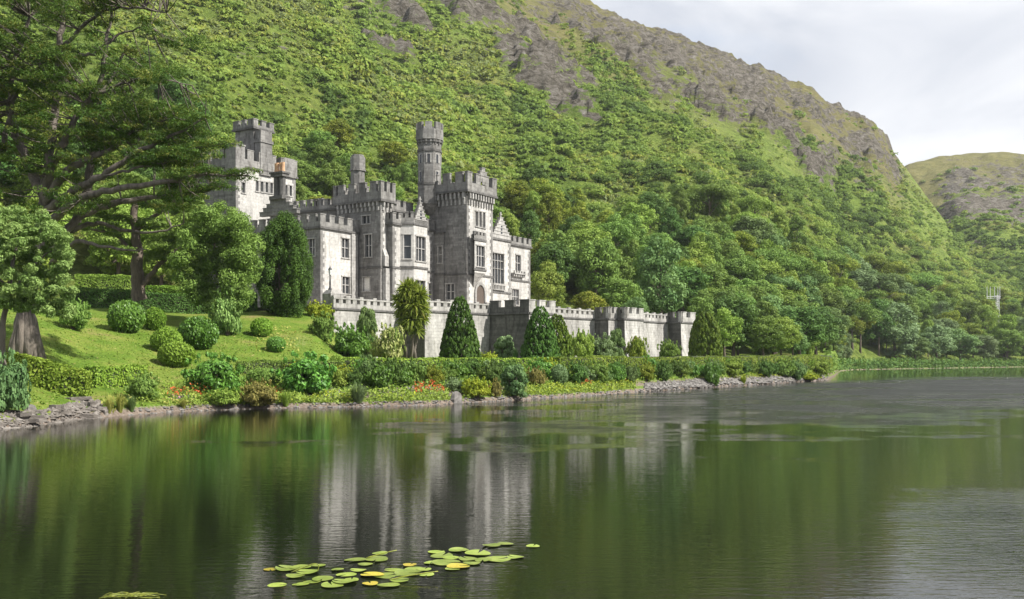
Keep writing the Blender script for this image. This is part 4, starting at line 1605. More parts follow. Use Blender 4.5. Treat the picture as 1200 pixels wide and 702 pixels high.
ub0, ub1 = hu(268, vW - .25), hu(282, vW - .25)
mb.obox(W2(uW - .28, vW - .28), U, 1.5, V, 1.9, zw(193, 276) - .6, zw(170, 276))
mb.obox(W2(uW - .36, vW - .36), U, 1.66, V, 2.06, zw(170, 276) + .003, zw(168, 276))
mb.build("corner_block", PARAPET, castle)

# ------------------------------------------------------------------ terrace wall
def pd(px, D):
    return ((px - CX) / F * D, D)


OUT = [pd(380.5, 97.3), pd(391, 95.0), (-11.65, 102.9), pd(498, 100.3), pd(574, 107.5), pd(620, 104.3), pd(651, 107.9), (4.25, 114.2), pd(697, 121.5), pd(713, 119.8),
       pd(723.5, 121.3), pd(732, 120.3), pd(754, 124.0), (15.6, 126.3), pd(783, 134.0), pd(798, 132.0), pd(815, 135.0)]
BACK = [(22.5, 143), (15, 160), (-25, 160), (-52, 128), (-42, 108), (-24, 99.5)]
# terrace floor and the retained ground
mb = MB()
tp = OUT + BACK
IN = []
mb.poly([(x, y, ZT) for x, y in tp])
kind(mb.build("terrace", plain_mat("terrace_gravel", (0.36, 0.33, 0.29), 0.95, 0, 4.0), None), "structure")

twall = thing("terrace_wall", "long pale battlemented garden wall with dark bastions below the castle", "wall", (0, 0, 0))
ZC, ZB0 = 7.72, 1.5
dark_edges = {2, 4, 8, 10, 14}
bast = {4, 5, 8, 9, 10, 11, 14, 15}
NO = len(OUT)
for i in range(NO - 1):
    a, b = OUT[i], OUT[i + 1]
    L = math.hypot(b[0] - a[0], b[1] - a[1])
    d = ((b[0] - a[0]) / L, (b[1] - a[1]) / L)
    nn = (d[1], -d[0])
    isb = i in bast
    bat = .75 if isb else .22
    mat = MOSSY_SHADE_STONE if i in dark_edges or i == 0 else WALLSTONE
    mb = MB()
    # battered face in rows so that the batter curves out at the foot; foot spreads sideways at bastion corners
    rows = [(ZB0, bat * 1.25), (3.2, bat * .8), (5.0, bat * .35), (6.4, bat * .08), (ZC - .02, 0)]
    ext0 = 1.0 if isb or (i - 1) in bast else 0.0
    for (za, qa), (zb_, qb) in zip(rows, rows[1:]):
        e0a, e0b = (qa, qb)
        def cor(pnt, q, side):
            j = i if side == 0 else i + 1
            if 0 < j < NO - 1:
                p_, c_, n2 = OUT[j - 1], OUT[j], OUT[j + 1]
                La = math.hypot(c_[0] - p_[0], c_[1] - p_[1])
                Lb = math.hypot(n2[0] - c_[0], n2[1] - c_[1])
                na = ((c_[1] - p_[1]) / La, -(c_[0] - p_[0]) / La)
                nb = ((n2[1] - c_[1]) / Lb, -(n2[0] - c_[0]) / Lb)
                k = max(.45, 1 + na[0] * nb[0] + na[1] * nb[1])
                qa_ = q
                return (pnt[0] + (na[0] + nb[0]) / k * qa_, pnt[1] + (na[1] + nb[1]) / k * qa_)
            return (pnt[0] + nn[0] * q, pnt[1] + nn[1] * q)
        mb.poly([(*cor(a, qa, 0), za), (*cor(b, qa, 1), za), (*cor(b, qb, 1), zb_), (*cor(a, qb, 0), zb_)])
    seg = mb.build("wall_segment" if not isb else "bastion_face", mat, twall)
    # cornice
    mb = MB()
    q0 = (a[0] + nn[0] * .12, a[1] + nn[1] * .12)
    inn = (-nn[0], -nn[1])
    zof = .003 * (i % 2)
    mb.obox(q0, d, L, inn, .60, ZC + zof, ZC + .20 + zof)
    mb.build("cornice", DARKTRIM if not isb else DARKTRIM, seg)
    # parapet: bastions carry solid battlements, the lengths between are pierced
    mb = MB()
    if isb:
        mb.obox(a, d, L, inn, .42, ZC + .20 + zof, 8.55 + zof)
        nm_ = max(2, int(round(L / 1.7)))
        merlons(mb, (a[0] + d[0] * .02, a[1] + d[1] * .02), d, nn, L - .04, 8.55 + zof, 9.30 + zof, .40, nm_, .6)
        mb.build("battlement", MOSSY_SHADE_STONE if i in dark_edges else WALLSTONE, seg)
    elif i not in (0,):
        mb.obox(a, d, L, inn, .36, ZC + .20 + zof, 8.38 + zof)
        n = max(3, int(L / .95))
        for k in range(n + 1):
            w_ = .55 if k not in (0, n) else .30
            c = L * k / n - (w_ / 2 if 0 < k < n else (0 if k == 0 else w_))
            mb.obox((a[0] + d[0] * c, a[1] + d[1] * c), d, w_, inn, .34, 8.38 + zof, 8.78 + zof)
        mb.obox((a[0] + nn[0] * .04, a[1] + nn[1] * .04), d, L, inn, .44, 8.78 + zof, 8.93 + zof)
        for k in range(0, n + 1, 2):
            w_ = .5
            c = min(max(0, L * k / n - w_ / 2), L - w_)
            mb.obox((a[0] + d[0] * c, a[1] + d[1] * c), d, w_, inn, .34, 8.93 + zof, 9.10 + zof)
        mb.build("balustrade", WALLSTONE, seg)
# end pier that carries the lamp
c = pd(390.5, 96.6)
mb = MB()
sq = lambda r, ang=43: [(c[0] + r * math.cos(R(ang + 45 + 90 * k)), c[1] + r * math.sin(R(ang + 45 + 90 * k))) for k in range(4)]
mb.prism(sq(1.15), 5.2, 8.15)
mb.prism(sq(1.28), 8.15 + .003, 8.4)
mb.prism(sq(1.08), 8.4 + .003, 9.3)
mb.prism(sq(.7), 9.3 + .003, 9.72, scale_bottom=sq(1.12))
mb.build("pier", WALLSTONE, twall)
lamp = thing("lamp_post", "dark iron lantern post on the stone pier at the wall's end", "lamp post", (c[0] - .3, c[1] - .05, 9.72))
mb = MB()
mb.tube([(0, 0, 0), (0, 0, .12), (0, 0, .25), (0, 0, .5), (0, 0, .55), (0, 0, 1.35), (0, 0, 1.40), (0, 0, 1.5)], [.2, .18, .10, .07, .10, .05, .09, .05], 8)
mb.tube([(-.2, 0, 1.28), (.2, 0, 1.28)], [.025, .025], 5)
mb.build("post", IRON, lamp)
mb = MB()
mb.tube([(0, 0, 1.5), (0, 0, 2.0)], [.12, .20], 6)
lan = mb.build("lantern", LAMPGLASS, lamp)
mb = MB()
mb.tube([(0, 0, 2.002), (0, 0, 2.05), (0, 0, 2.2), (0, 0, 2.24), (0, 0, 2.42)], [.25, .22, .08, .05, .015], 6)
mb.build("lantern_cap", IRON, lan)

# ------------------------------------------------------------------ garden plants
SHRUB = {}


def shrub_mesh(kind_, seed, nl, lf):
    rg = np.random.default_rng(seed)
    L = []
    if kind_ == 'ball':
        L = [(0, 0, .48, .95, .95, .50)]
        for i in range(16):
            d = unit_dirs(1, rg, -.3)[0]
            r = rg.uniform(.22, .36)
            L.append((d[0] * .68, d[1] * .68, .48 + d[2] * .34, r, r, r * .6))
        v, f, t = lobed(L, nl, lf, rg, zmin=-.95, shell=(.86, 1.07), jitter=1.0, tint_lobe=.2)
    elif kind_ == 'lumpy':
        for i in range(40):
            d = unit_dirs(1, rg, -.95)[0] * rg.uniform(.6, 1)
            r = rg.uniform(.18, .32)
            L.append((d[0] * .68, d[1] * .68, .40 + d[2] * .36, r, r, r * .6))
        for i in range(46):
            d = unit_dirs(1, rg, -.1)[0]
            e = rg.uniform(.98, 1.22)
            r = rg.uniform(.03, .075)
            L.append((d[0] * .86 * e, d[1] * .86 * e, .42 + d[2] * .52 * e, r, r, r * 1.2))
        v, f, t = lobed(L, nl, lf, rg, zmin=-.8, shell=(.6, 1.12))
    elif kind_ == 'upright':
        for i in range(44):
            z = rg.uniform(.02, .95)
            a = rg.uniform(0, 6.28)
            q = .62 * math.sqrt(max(.02, 1 - (z - .35) ** 2 / .45)) * rg.uniform(.4, 1)
            r = rg.uniform(.2, .34)
            L.append((math.cos(a) * q, math.sin(a) * q, z * .9, r, r, r * .4))
        v, f, t = lobed(L, nl, lf, rg, zmin=-.8)
    elif kind_ == 'cone':
        for i in range(520):
            z = rg.uniform(0.0, .98) ** 1.2
            a = rg.uniform(0, 6.28)
            q = .90 * (1 - z) ** .52 * rg.uniform(.92, 1.0)
            r = .035 + .06 * (1 - z)
            L.append((math.cos(a) * q, math.sin(a) * q, z, r, r, r * .55))
        L.append((0, 0, .22, .78, .78, .3))
        L.append((0, 0, .5, .56, .56, .36))
        v, f, t = lobed(L, nl, lf, rg, zmin=-.6, shell=(.8, 1.03), tint_lobe=.25)
    elif kind_ == 'dome':
        for i in range(420):
            z = rg.uniform(0.0, 1)
            a = rg.uniform(0, 6.28)
            q = .92 * math.sqrt(max(0, 1 - z ** 2.4)) * rg.uniform(.95, 1.0)
            L.append((math.cos(a) * q, math.sin(a) * q, z * .96, .085, .085, .05))
        L.append((0, 0, .40, .74, .74, .46))
        v, f, t = lobed(L, nl, lf, rg, zmin=-.6, shell=(.8, 1.03), tint_lobe=.25)
    elif kind_ == 'spiky':
        n = nl
        a = rg.uniform(0, 6.28, n)
        lean = rg.uniform(.05, 1.0, n) ** .8
        base = np.stack([np.cos(a) * .25 * rg.uniform(0, 1, n), np.sin(a) * .25 * rg.uniform(0, 1, n), np.zeros(n)], -1)
        ln = rg.uniform(.55, 1.05, n)
        mid = base + np.stack([np.cos(a) * lean * .45, np.sin(a) * lean * .45, ln * .65], -1)
        tip = base + np.stack([np.cos(a) * lean * 1.0, np.sin(a) * lean * 1.0, ln * (1 - .45 * lean ** 2)], -1)
        wv = np.stack([-np.sin(a), np.cos(a), np.zeros(n)], -1) * (lf * rg.uniform(.6, 1.2, n))[:, None]
        v = np.stack([base - wv * .6, base + wv * .6, mid + wv, mid - wv, tip + wv * .1, tip - wv * .1], 1).reshape(-1, 3)
        i6 = np.arange(n)[:, None] * 6
        f = np.concatenate([i6 + np.array([0, 1, 2, 3]), i6 + np.array([3, 2, 4, 5])])
        t = np.tile(np.clip(rg.normal(.45, .25, n), 0, 1), 2)
    return np_mesh("foliage", v, f, [LEAF['mid']], tint=t)


for k_, nl, lf, reps in (('ball', 9000, .065, 3), ('lumpy', 9000, .055, 4), ('upright', 8000, .055, 2), ('cone', 20000, .034, 2), ('dome', 26000, .030, 1), ('spiky', 420, .020, 2)):
    for q in range(reps):
        SHRUB[(k_, q)] = shrub_mesh(k_, 300 + 31 * q + len(k_), nl, lf)
NREP = {'ball': 3, 'lumpy': 4, 'upright': 2, 'cone': 2, 'dome': 1, 'spiky': 2}
mb = MB()
for k in range(5):
    a = k * 1.3
    mb.tube([(0, 0, -.12), (.18 * math.cos(a), .18 * math.sin(a), .25), (.45 * math.cos(a), .45 * math.sin(a), .55)], [.05, .035, .02], 5, cap=False)
o = mb.build("stem", BARK, None, True)
STEM = o.data
bpy.data.objects.remove(o)
_count = [0]


BANK = (215, 975)


def plant(px, py, w, h, kind_, leaf, label, name="shrub", cat="shrub", D=None, group=None, z=None, stem=True, depth=1.0):
    """px, py of the foot; w, h in photo pixels"""
    _count[0] += 1
    if D is None and kind_ in ('lumpy', 'upright') and px > 240:
        w, h = w * 1.18, h * 1.12
    if D is None:
        D = ground_hit(px, py)
    z = float(ground_z(px, D)) if z is None else z
    X = (px - CX) / F * D
    r = thing(name, label, cat, (X, D, z - .03), group, random.uniform(0, 6.28) if depth == 1.0 else 0)
    W = w * D / F
    hgt = h * D / F
    r.scale = (W / 2 / .97, W / 2 / .97 * depth, hgt)
    f = link("foliage", SHRUB[(kind_, _count[0] % NREP[kind_])], r)
    f.material_slots[0].link = 'OBJECT'
    f.material_slots[0].material = LEAF[leaf]
    if stem and kind_ not in ('spiky',):
        link("stem", STEM, r)
    return r


P = plant
# clipped domes on the left lawn
G = "clipped round bushes on the sloping lawn"
P(148, 389, 41, 37, 'ball', 'laurel', "large clipped round laurel standing beside the dark trunk at the lawn's top", "clipped_bush", "bush", group=G)
P(181, 387, 26, 27, 'ball', 'box', "small clipped round bush tucked behind the large round laurel", "clipped_bush", "bush", group=G)
P(195, 412, 35, 28, 'ball', 'box', "upper of two touching clipped domes on the lawn", "clipped_bush", "bush", group=G)
P(207, 429, 41, 29, 'ball', 'box', "lower, yellower of two touching clipped domes on the lawn", "clipped_bush", "bush", group=G)
P(232.5, 408, 45, 37, 'ball', 'laurel', "broad dark green clipped dome below the slim leafy tree", "clipped_bush", "bush", group=G)
P(306.5, 394, 25, 22, 'ball', 'box', "pale green clipped ball in front of the big dark yew", "clipped_bush", "bush", group=G)
P(323.5, 412, 22, 18, 'ball', 'laurel', "smallest clipped ball, dark green, on the dry grass slope", "clipped_bush", "bush", group=G)
P(86, 386, 38, 38, 'lumpy', 'mid', "loose dark bush at the lawn's upper edge beside the leafy tree", "shrub", "shrub")
# lakeside on the left
P(6, 492, 58, 72, 'lumpy', 'teal', "blue green bush overhanging the stony shore at the picture's edge", D=43.6)
P(168, 469, 42, 33, 'lumpy', 'mid', "rounded mid green bush near the water behind the reeds")
P(249, 463, 60, 43, 'lumpy', 'laurel', "broad laurel with pale leaf tips on the bank under the lawn")
P(265, 477, 36, 20, 'lumpy', 'bright', "small light green bush at the foot of the broad laurel")
P(309, 452, 38, 21, 'ball', 'mid', "flattened green dome on the bank between two laurels")
P(305, 480, 42, 28, 'lumpy', 'rust', "reddish brown heathery bush at the water's edge")
P(357, 462, 62, 43, 'lumpy', 'laurel', "biggest dark laurel mass on the lake bank below the lawn slope")
P(335, 480, 22, 20, 'spiky', 'bright', "bright green tuft of grass at the water under the big laurel", "grass_tuft", "grass tuft", stem=False)
P(403, 448, 24, 19, 'lumpy', 'yellow', "yellow green bush beside the biggest laurel on the bank")
P(420, 472, 36, 25, 'spiky', 'grey', "feathery grey green grass clump on the bank under the variegated shrub", "grass_clump", "grass clump", stem=False)
P(430, 452, 28, 31, 'lumpy', 'blue', "grey green laurel, first of a row of three under the cabbage palm")
P(458, 452, 36, 30, 'lumpy', 'dark', "darkest laurel in the row of three under the cabbage palm")
P(486, 450, 26, 27, 'lumpy', 'mid', "mid green laurel at the end of the row of three under the palm")
P(508, 453, 25, 22, 'lumpy', 'olive', "olive bush above the red flowers on the bank")
P(534, 459, 24, 15, 'lumpy', 'grey', "low silvery grey bush above the white boulder")
P(559, 467, 32, 23, 'lumpy', 'yellow', "yellow green mound beside the white boulder at the water")
P(580, 465, 14, 20, 'lumpy', 'rust', "small orange leaved bush beside the blue green shrub")
P(577, 450, 24, 25, 'lumpy', 'dark', "dark bush against the hedge above the orange leaved bush")
P(603, 465, 33, 36, 'upright', 'teal', "tall blue green shrub standing at the water below the yews")
P(628, 454, 21, 23, 'lumpy', 'rust', "russet bush right of the tall blue green shrub")
P(655, 450, 21, 23, 'ball', 'grey', "grey green rounded bush in the bank under the twin yew")
P(676, 451, 25, 25, 'lumpy', 'dark', "dark purplish bush beside the grey rounded one")
P(700, 449, 27, 23, 'lumpy', 'mid', "fresh green bush under the pair of narrow bastions")
P(722, 449, 19, 22, 'lumpy', 'laurel', "glossy dark green bush below the double bastion")
P(738, 449, 19, 22, 'lumpy', 'blue', "blue green bush at the end of the yellow ground cover")
P(757, 446, 22, 20, 'lumpy', 'olive', "olive bush where the stony bank begins")
P(778, 447, 18, 22, 'lumpy', 'dark', "dark bush overhanging the rubble below the end bastion")
P(797, 441, 28, 17, 'lumpy', 'mid', "low green bush on the rubble bank below the rounded yew")
P(834, 451, 21, 27, 'lumpy', 'laurel', "dark green bush hanging down over the rubble near the lone tree")
P(856, 440, 32, 18, 'lumpy', 'bright', "light green bush on the hedge line right of the hanging bush")
P(871, 454, 13, 12, 'spiky', 'yellow', "yellow green tuft growing from the stones at the water", "grass_tuft", "grass tuft", stem=False)
P(896, 442, 18, 19, 'lumpy', 'dark', "dark grey bush among pale ones near the end of the lawn hedge")
P(918, 441, 28, 18, 'lumpy', 'mid', "pale green bush next to the last on the lawn hedge")
P(934, 446, 20, 22, 'lumpy', 'blue', "bluish bush reaching the stones near the spit's end")
P(957, 440, 28, 17, 'lumpy', 'bright', "bright bush at the very end of the spit")
P(945, 449, 26, 9, 'lumpy', 'yellow', "low yellow green mound at the water by the spit's end")
rg0 = np.random.default_rng(44)
for px in np.concatenate([np.arange(398, 560, 15.0), np.arange(566, 770, 11.0), np.arange(766, 968, 8.0)]):
    px = float(px + rg0.uniform(-4, 4))
    s_ = float(rg0.uniform(4.2, 6.6))
    D_p = float(shore_d(px)) + s_
    w_ = rg0.uniform(1.5, 2.6) * F / D_p
    P(px, 0, w_, w_ * rg0.uniform(.5, .75), 'lumpy', ['laurel', 'dark', 'mid', 'blue', 'bright', 'dark', 'grey', 'yellow', 'laurel'][rg0.integers(9)],
      "small mixed bush in the planted bank between lawn hedge and lake", D=D_p, group="small bushes in the planted bank")
# under the terrace wall
P(379, 391, 34, 32, 'lumpy', 'mid', "dark leafy shrub below the lamp's stone pier", D=84)
P(411, 419, 52, 41, 'lumpy', 'laurel', "broad shiny green laurel at the slope's foot under the wall", D=83)
P(430, 412, 32, 70, 'upright', 'blue', "slender grey green shrub rising against the wall beside the laurel", D=91)
P(455, 419, 42, 48, 'lumpy', 'variegated', "cream and yellow variegated shrub beside the cabbage palm", D=86)
P(374, 366, 34, 22, 'lumpy', 'yellow', "bright yellow green bush between the dark yew and the stone pier", D=91)
P(267, 393, 42, 54, 'lumpy', 'ash', "pale leafy bush at the foot of the slim tree by the round dome", D=79)
P(350, 416, 40, 14, 'lumpy', 'yellow', "low yellow bush on the dry slope above the lawn hedge", D=69)
P(395, 419, 16, 14, 'ball', 'bright', "little bright green mound by the broad laurel", D=74)
P(539, 420.5, 54, 80, 'cone', 'yew', "dark cone clipped yew standing before the wall beside the palm", "conical_yew", "yew", D=93)
P(633, 420.5, 54, 68, 'cone', 'yew', "taller half of the twin clipped yews hiding the black bastion's corner", "conical_yew", "yew", D=97)
P(653, 420.5, 46, 60, 'cone', 'yewgold', "lower golden half of the twin clipped yews by the black bastion", "conical_yew", "yew", D=98)
P(826.5, 420.5, 40, 58, 'dome', 'yewgold', "rounded clipped golden yew at the wall's far end", "rounded_yew", "yew", D=128)
P(592, 420, 30, 34, 'upright', 'grey', "greyish open shrub in front of the black bastion", D=99)
P(573, 420, 26, 13, 'lumpy', 'yellow', "low yellow green shrub at the foot of the black bastion", D=96)
P(604, 419, 12, 20, 'spiky', 'teal', "spiky blue green plant between the grey shrub and the twin yews", "spiky_plant", "plant", D=97, stem=False)
P(681, 420, 32, 38, 'lumpy', 'bright', "bright green shrub against the wall right of the twin yews", D=110)
P(704, 420, 40, 32, 'lumpy', 'grey', "grey green shrub below the double bastion", D=112)
P(722, 420, 26, 40, 'upright', 'blue', "bluish shrub climbing the gap in the double bastion", D=114)
P(679, 398, 12, 26, 'upright', 'olive', "olive climber reaching up the pale wall", D=115, z=3.2)
P(747, 420, 28, 30, 'lumpy', 'olive', "yellow bronze shrub beside the double bastion's pale face", D=117)
P(745, 404, 14, 28, 'upright', 'rust', "bronze upright shrub above the yellow one by the double bastion", D=119, z=3.0)
P(784, 420, 30, 24, 'lumpy', 'mid', "green shrub at the foot of the last pale wall length", D=124)
P(654, 420.5, 22, 7, 'lumpy', 'pink', "small pink flowering mound on the lawn before the wall", "flowering_bush", "flowers", D=98)


# hedges: solid clipped bodies of leaves
def hedge(name, pts, width, z_of, height, leaf, label, n_m2=230, lf=.07, group=None, wav=.07):
    pts = [np.array(p, float) for p in pts]
    root = thing(name, label, "hedge", (float(pts[0][0]), float(pts[0][1]), 0), group)
    rg = np.random.default_rng(int(abs(pts[0][0] * 7 + pts[0][1] * 3)) + 1)
    V_, N_ = [], []
    mb = MB()
    for a, b in zip(pts, pts[1:]):
        L = np.linalg.norm(b - a)
        d = (b - a) / L
        nn = np.array([d[1], -d[0]])
        k = int(L * (2 * height + width) * n_m2)
        t = rg.uniform(0, L, k)
        w = rg.uniform(0, 2 * height + width, k)
        side = np.where(w < height, 1, np.where(w < height + width, 0, -1))
        off = np.where(side == 1, width / 2, np.where(side == -1, -width / 2, w - height - width / 2))
        hh = np.where(side == 1, w, np.where(side == -1, w - height - width, height))
        bul = (fbm(t / .9 + a[0], hh / .6 + a[1], 3, 5) - .5) * wav * 4 + rg.normal(0, wav * .45, k)
        off = off + np.where(side != 0, side, 0) * bul - np.where(side == 1, 1, -1) * 0
        hh = hh + np.where(side == 0, bul, 0)
        xy = a + d * t[:, None] + nn * off[:, None]
        mid_ = a + d * t[:, None]
        z0 = z_of(mid_[:, 0], mid_[:, 1]) - np.where(side == 1, .25, 0) * (1 - hh / height)
        V_.append(np.column_stack([xy, z0 + hh]))
        N_.append(np.column_stack([nn[0] * side, nn[1] * side, np.where(side == 0, 1.0, .15)]) + rg.normal(size=(k, 3)) * .5)
        for end, sg in ((a, -1.0), (b, 1.0)):
            k2 = int(width * height * n_m2)
            w2 = rg.uniform(-width / 2, width / 2, k2)
            h2 = rg.uniform(0, height, k2)
            xy = end + d * (sg * rg.normal(.03, wav * .5, k2))[:, None] + nn * w2[:, None]
            V_.append(np.column_stack([xy, z_of(xy[:, 0] * 0 + end[0], xy[:, 1] * 0 + end[1]) + h2]))
            N_.append(np.column_stack([np.full(k2, d[0] * sg), np.full(k2, d[1] * sg), np.full(k2, .15)]) + rg.normal(size=(k2, 3)) * .5)
        m_ = max(1, int(L / 3))
        for q in range(m_):
            p0 = a + d * (L * q / m_ + (.15 if q == 0 else 0)) + nn * (-width * .40)
            zc_ = float(z_of(np.array([p0[0]]), np.array([p0[1]]))[0])
            zc2 = float(z_of(np.array([p0[0] + d[0] * L / m_]), np.array([p0[1] + d[1] * L / m_]))[0])
            zlo = min(zc_, zc2)
            mb.obox((p0[0], p0[1]), (d[0], d[1]), L / m_ - (.01 if 0 < q < m_ - 1 else .17), (nn[0], nn[1]), width * .80, zlo - .2, zlo + height * .90)
    c = np.concatenate(V_)
    t = np.clip(rg.normal(.45, .2, len(c)) + (fbm(c[:, 0] / 1.6, c[:, 1] / 1.6 + c[:, 2], 2, 9) - .5) * .7, 0, 1)
    v, f = leaves(c, np.concatenate(N_), lf * rg.uniform(.6, 1.3, len(c)), rg, .65)
    v[:, 0] -= pts[0][0]
    v[:, 1] -= pts[0][1]
    me = np_mesh("foliage", v, f, [LEAF[leaf]], tint=t)
    link("foliage", me, root)
    mb.v = [(p[0] - float(pts[0][0]), p[1] - float(pts[0][1]), p[2]) for p in mb.v]
    mb.build("branches", TWIG, root)
    return root


def gz_xy(x, y):
    return ground_z(CX + F * x / y, y)


def shore_pt(px, s):
    D = float(shore_d(px)) + s
    return pd(px, D)


hedge("hedge", [pd(10, 52), pd(56, 52.2), pd(102.5, 52.5)], 1.3, gz_xy, 1.42, 'hedge', "taller clipped hedge on the lawn beside the gnarled trunk", lf=.09)
hedge("hedge", [pd(104, 56.0), pd(135, 58), pd(165, 60.5)], 1.0, gz_xy, 1.05, 'hedge', "shorter lower hedge continuing from the tall one across the lawn", lf=.085)
hedge("hedge", [shore_pt(279, 9.0), shore_pt(330, 9.3), shore_pt(400, 9.3)], .9, gz_xy, .75, 'mid', "low dark clipped hedge at the foot of the dry grass slope")
hedge("hedge", [shore_pt(398, 10.0)] + [shore_pt(p, 9.8) for p in range(440, 641, 40)], 1.1, gz_xy, .92, 'hedge',
      "flat topped hedge along the lawn's edge in front of palm and yews", n_m2=150, lf=.08)
hedge("hedge", [shore_pt(p, 7.1) for p in range(648, 961, 39)] + [shore_pt(970, 6.6)], 1.4, gz_xy, 1.32, 'hedge',
      "taller hedge along the lawn's edge running to the end of the spit", n_m2=150, lf=.08)
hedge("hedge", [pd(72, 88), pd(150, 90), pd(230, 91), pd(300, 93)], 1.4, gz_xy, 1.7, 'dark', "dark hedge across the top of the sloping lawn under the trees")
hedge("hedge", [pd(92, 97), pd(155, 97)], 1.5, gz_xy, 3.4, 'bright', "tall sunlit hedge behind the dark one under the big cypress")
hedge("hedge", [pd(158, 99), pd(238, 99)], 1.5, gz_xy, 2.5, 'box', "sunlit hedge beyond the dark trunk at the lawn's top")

# bank ground cover, flowers, stones (nobody could count these)


def cover(name, spans, leaf, n_m, lf, seed, hgt=.25, s0=.6, s1=3.4):
    rg = np.random.default_rng(seed)
    C = []
    for p0, p1, a, b, dens in spans:
        w = (p1 - p0) * float(shore_d((p0 + p1) / 2)) / F
        n = int(w * (b - a) * n_m * dens)
        px = rg.uniform(p0, p1, n)
        s = rg.uniform(a, b, n)
        D = shore_d(px) + s
        X = (px - CX) / F * D
        q = fbm(X / .8, D / .8, 2, seed)
        z = ground_z(px, D) + rg.uniform(0, 1, n) * hgt * (q * 1.8)
        C.append(np.column_stack([X, D, z]))
    c = np.concatenate(C)
    nr = rg.normal(size=(len(c), 3)) * .7 + np.array([.1, -.3, .8])
    v, f = leaves(c, nr, lf * rg.uniform(.6, 1.35, len(c)), rg, .5)
    t = np.clip(rg.normal(.5, .25, len(c)), 0, 1)
    return kind(link(name, np_mesh(name, v, f, [LEAF[leaf]], tint=t)), "stuff")


cover("ground_cover", [(160, 240, .5, 3.4, .8), (215, 430, .2, 3.2, 1.2), (432, 526, .15, 3.0, 1.3), (540, 620, .15, 2.6, .7), (618, 745, .15, 3.4, 1.4), (940, 970, .6, 5, 1)], 'bright', 75, .10, 11, .42)
cover("ground_cover", [(250, 420, .4, 2.6, .5), (620, 745, .4, 3.0, 1.0), (850, 965, 2.0, 6, .5), (440, 530, .5, 1.6, .6)], 'yellow', 60, .095, 12, .40)
cover("undergrowth", [(215, 970, 3.4, 7.2, .9)], 'mid', 60, .10, 13, .45)
cover("undergrowth", [(215, 970, 2.4, 7.0, .8), (180, 250, 3, 7, .5)], 'hedge', 40, .095, 14, .4)
cover("undergrowth", [(986, 1240, .3, 12, .62), (966, 990, 1, 14, 1.0)], 'mid', 20, .34, 31, 1.6)
cover("undergrowth", [(982, 1260, -.1, 3.5, 1.3)], 'dark', 20, .34, 36, 2.2)
cover("undergrowth", [(986, 1240, .3, 7, .18)], 'grey', 20, .32, 32, 1.2)
cover("grass", [(-320, 160, 1.6, 30, 1), (160, 420, 2.0, 24, 1), (420, 960, 8.5, 20, .4), (780, 985, 10, 50, .25)], 'lawn', 30, .075, 33, .07)
cover("flowers", [(195, 225, 1.8, 3.4, .5), (226, 247, 1.6, 3.2, .7), (322, 332, 2.4, 4, 1.0), (486, 522, 2.2, 4.2, .9), (570, 586, 1.4, 3.2, .8), (680, 694, 2.8, 4, 1.0), (730, 740, 2.8, 4, .6)], 'red', 70, .085, 15, .6)
cover("flowers", [(436, 486, 2.6, 4.0, .5), (196, 225, 2, 4, .3)], 'pink', 22, .08, 16, .3)
cover("long_grass", [(300, 350, 16, 25, .3), (118, 160, .2, 1.4, 1.4), (190, 235, .2, 1.2, .8)], 'straw', 30, .12, 17, .5)


def pebble_cloud(name, spans, seed, mat, size):
    rg = np.random.default_rng(seed)
    ico = np.array([(1, 0, -.2), (.31, .95, -.1), (-.81, .59, -.25), (-.81, -.59, -.1), (.31, -.95, -.25), (.15, .1, .62), (0, 0, -.6)], float)
    tris = np.array([(0, 1, 5), (1, 2, 5), (2, 3, 5), (3, 4, 5), (4, 0, 5), (1, 0, 6), (2, 1, 6), (3, 2, 6), (4, 3, 6), (0, 4, 6)])
    VV, FF = [], []
    n0 = 0
    for p0, p1, a, b, n, sc in spans:
        for _ in range(n):
            px = rg.uniform(p0, p1)
            s = a + (b - a) * rg.uniform(0, 1) ** 1.4
            D = float(shore_d(px)) + s
            z = float(ground_z(px, D))
            r = size * sc * rg.uniform(.5, 1.5)
            th = rg.uniform(0, 6.28)
            q = ico * (1 + rg.normal(0, .16, ico.shape)) * r * np.array([rg.uniform(.8, 1.5), rg.uniform(.7, 1.1), rg.uniform(.55, 1.0)])
            c_, s_ = math.cos(th), math.sin(th)
            q = np.column_stack([q[:, 0] * c_ - q[:, 1] * s_, q[:, 0] * s_ + q[:, 1] * c_, q[:, 2]])
            VV.append(q + np.array([(px - CX) / F * D, D, max(z, -.02) + r * .12]))
            FF.append(tris + n0)
            n0 += len(ico)
    return kind(link(name, np_mesh(name, np.concatenate(VV), np.concatenate(FF), [mat])), "stuff")


pebble_cloud("shore_stones", [(150, 530, -.1, .4, 300, .9), (530, 770, -.1, .5, 260, 1.1), (760, 970, -.1, 1.0, 420, 1.4)], 21, STONE, .12)
pebble_cloud("rubble", [(-80, 92, -.2, 1.9, 900, .9), (60, 118, -.2, 2.2, 260, 1.3)], 23, ROCK, .13)
pebble_cloud("rubble", [(755, 965, .2, 3.0, 1100, 1.3), (360, 400, 2.2, 4.2, 120, 1.0), (440, 545, 2.2, 4.4, 160, .9), (200, 240, 2, 3.6, 60, .9)], 22, STONE, .19)


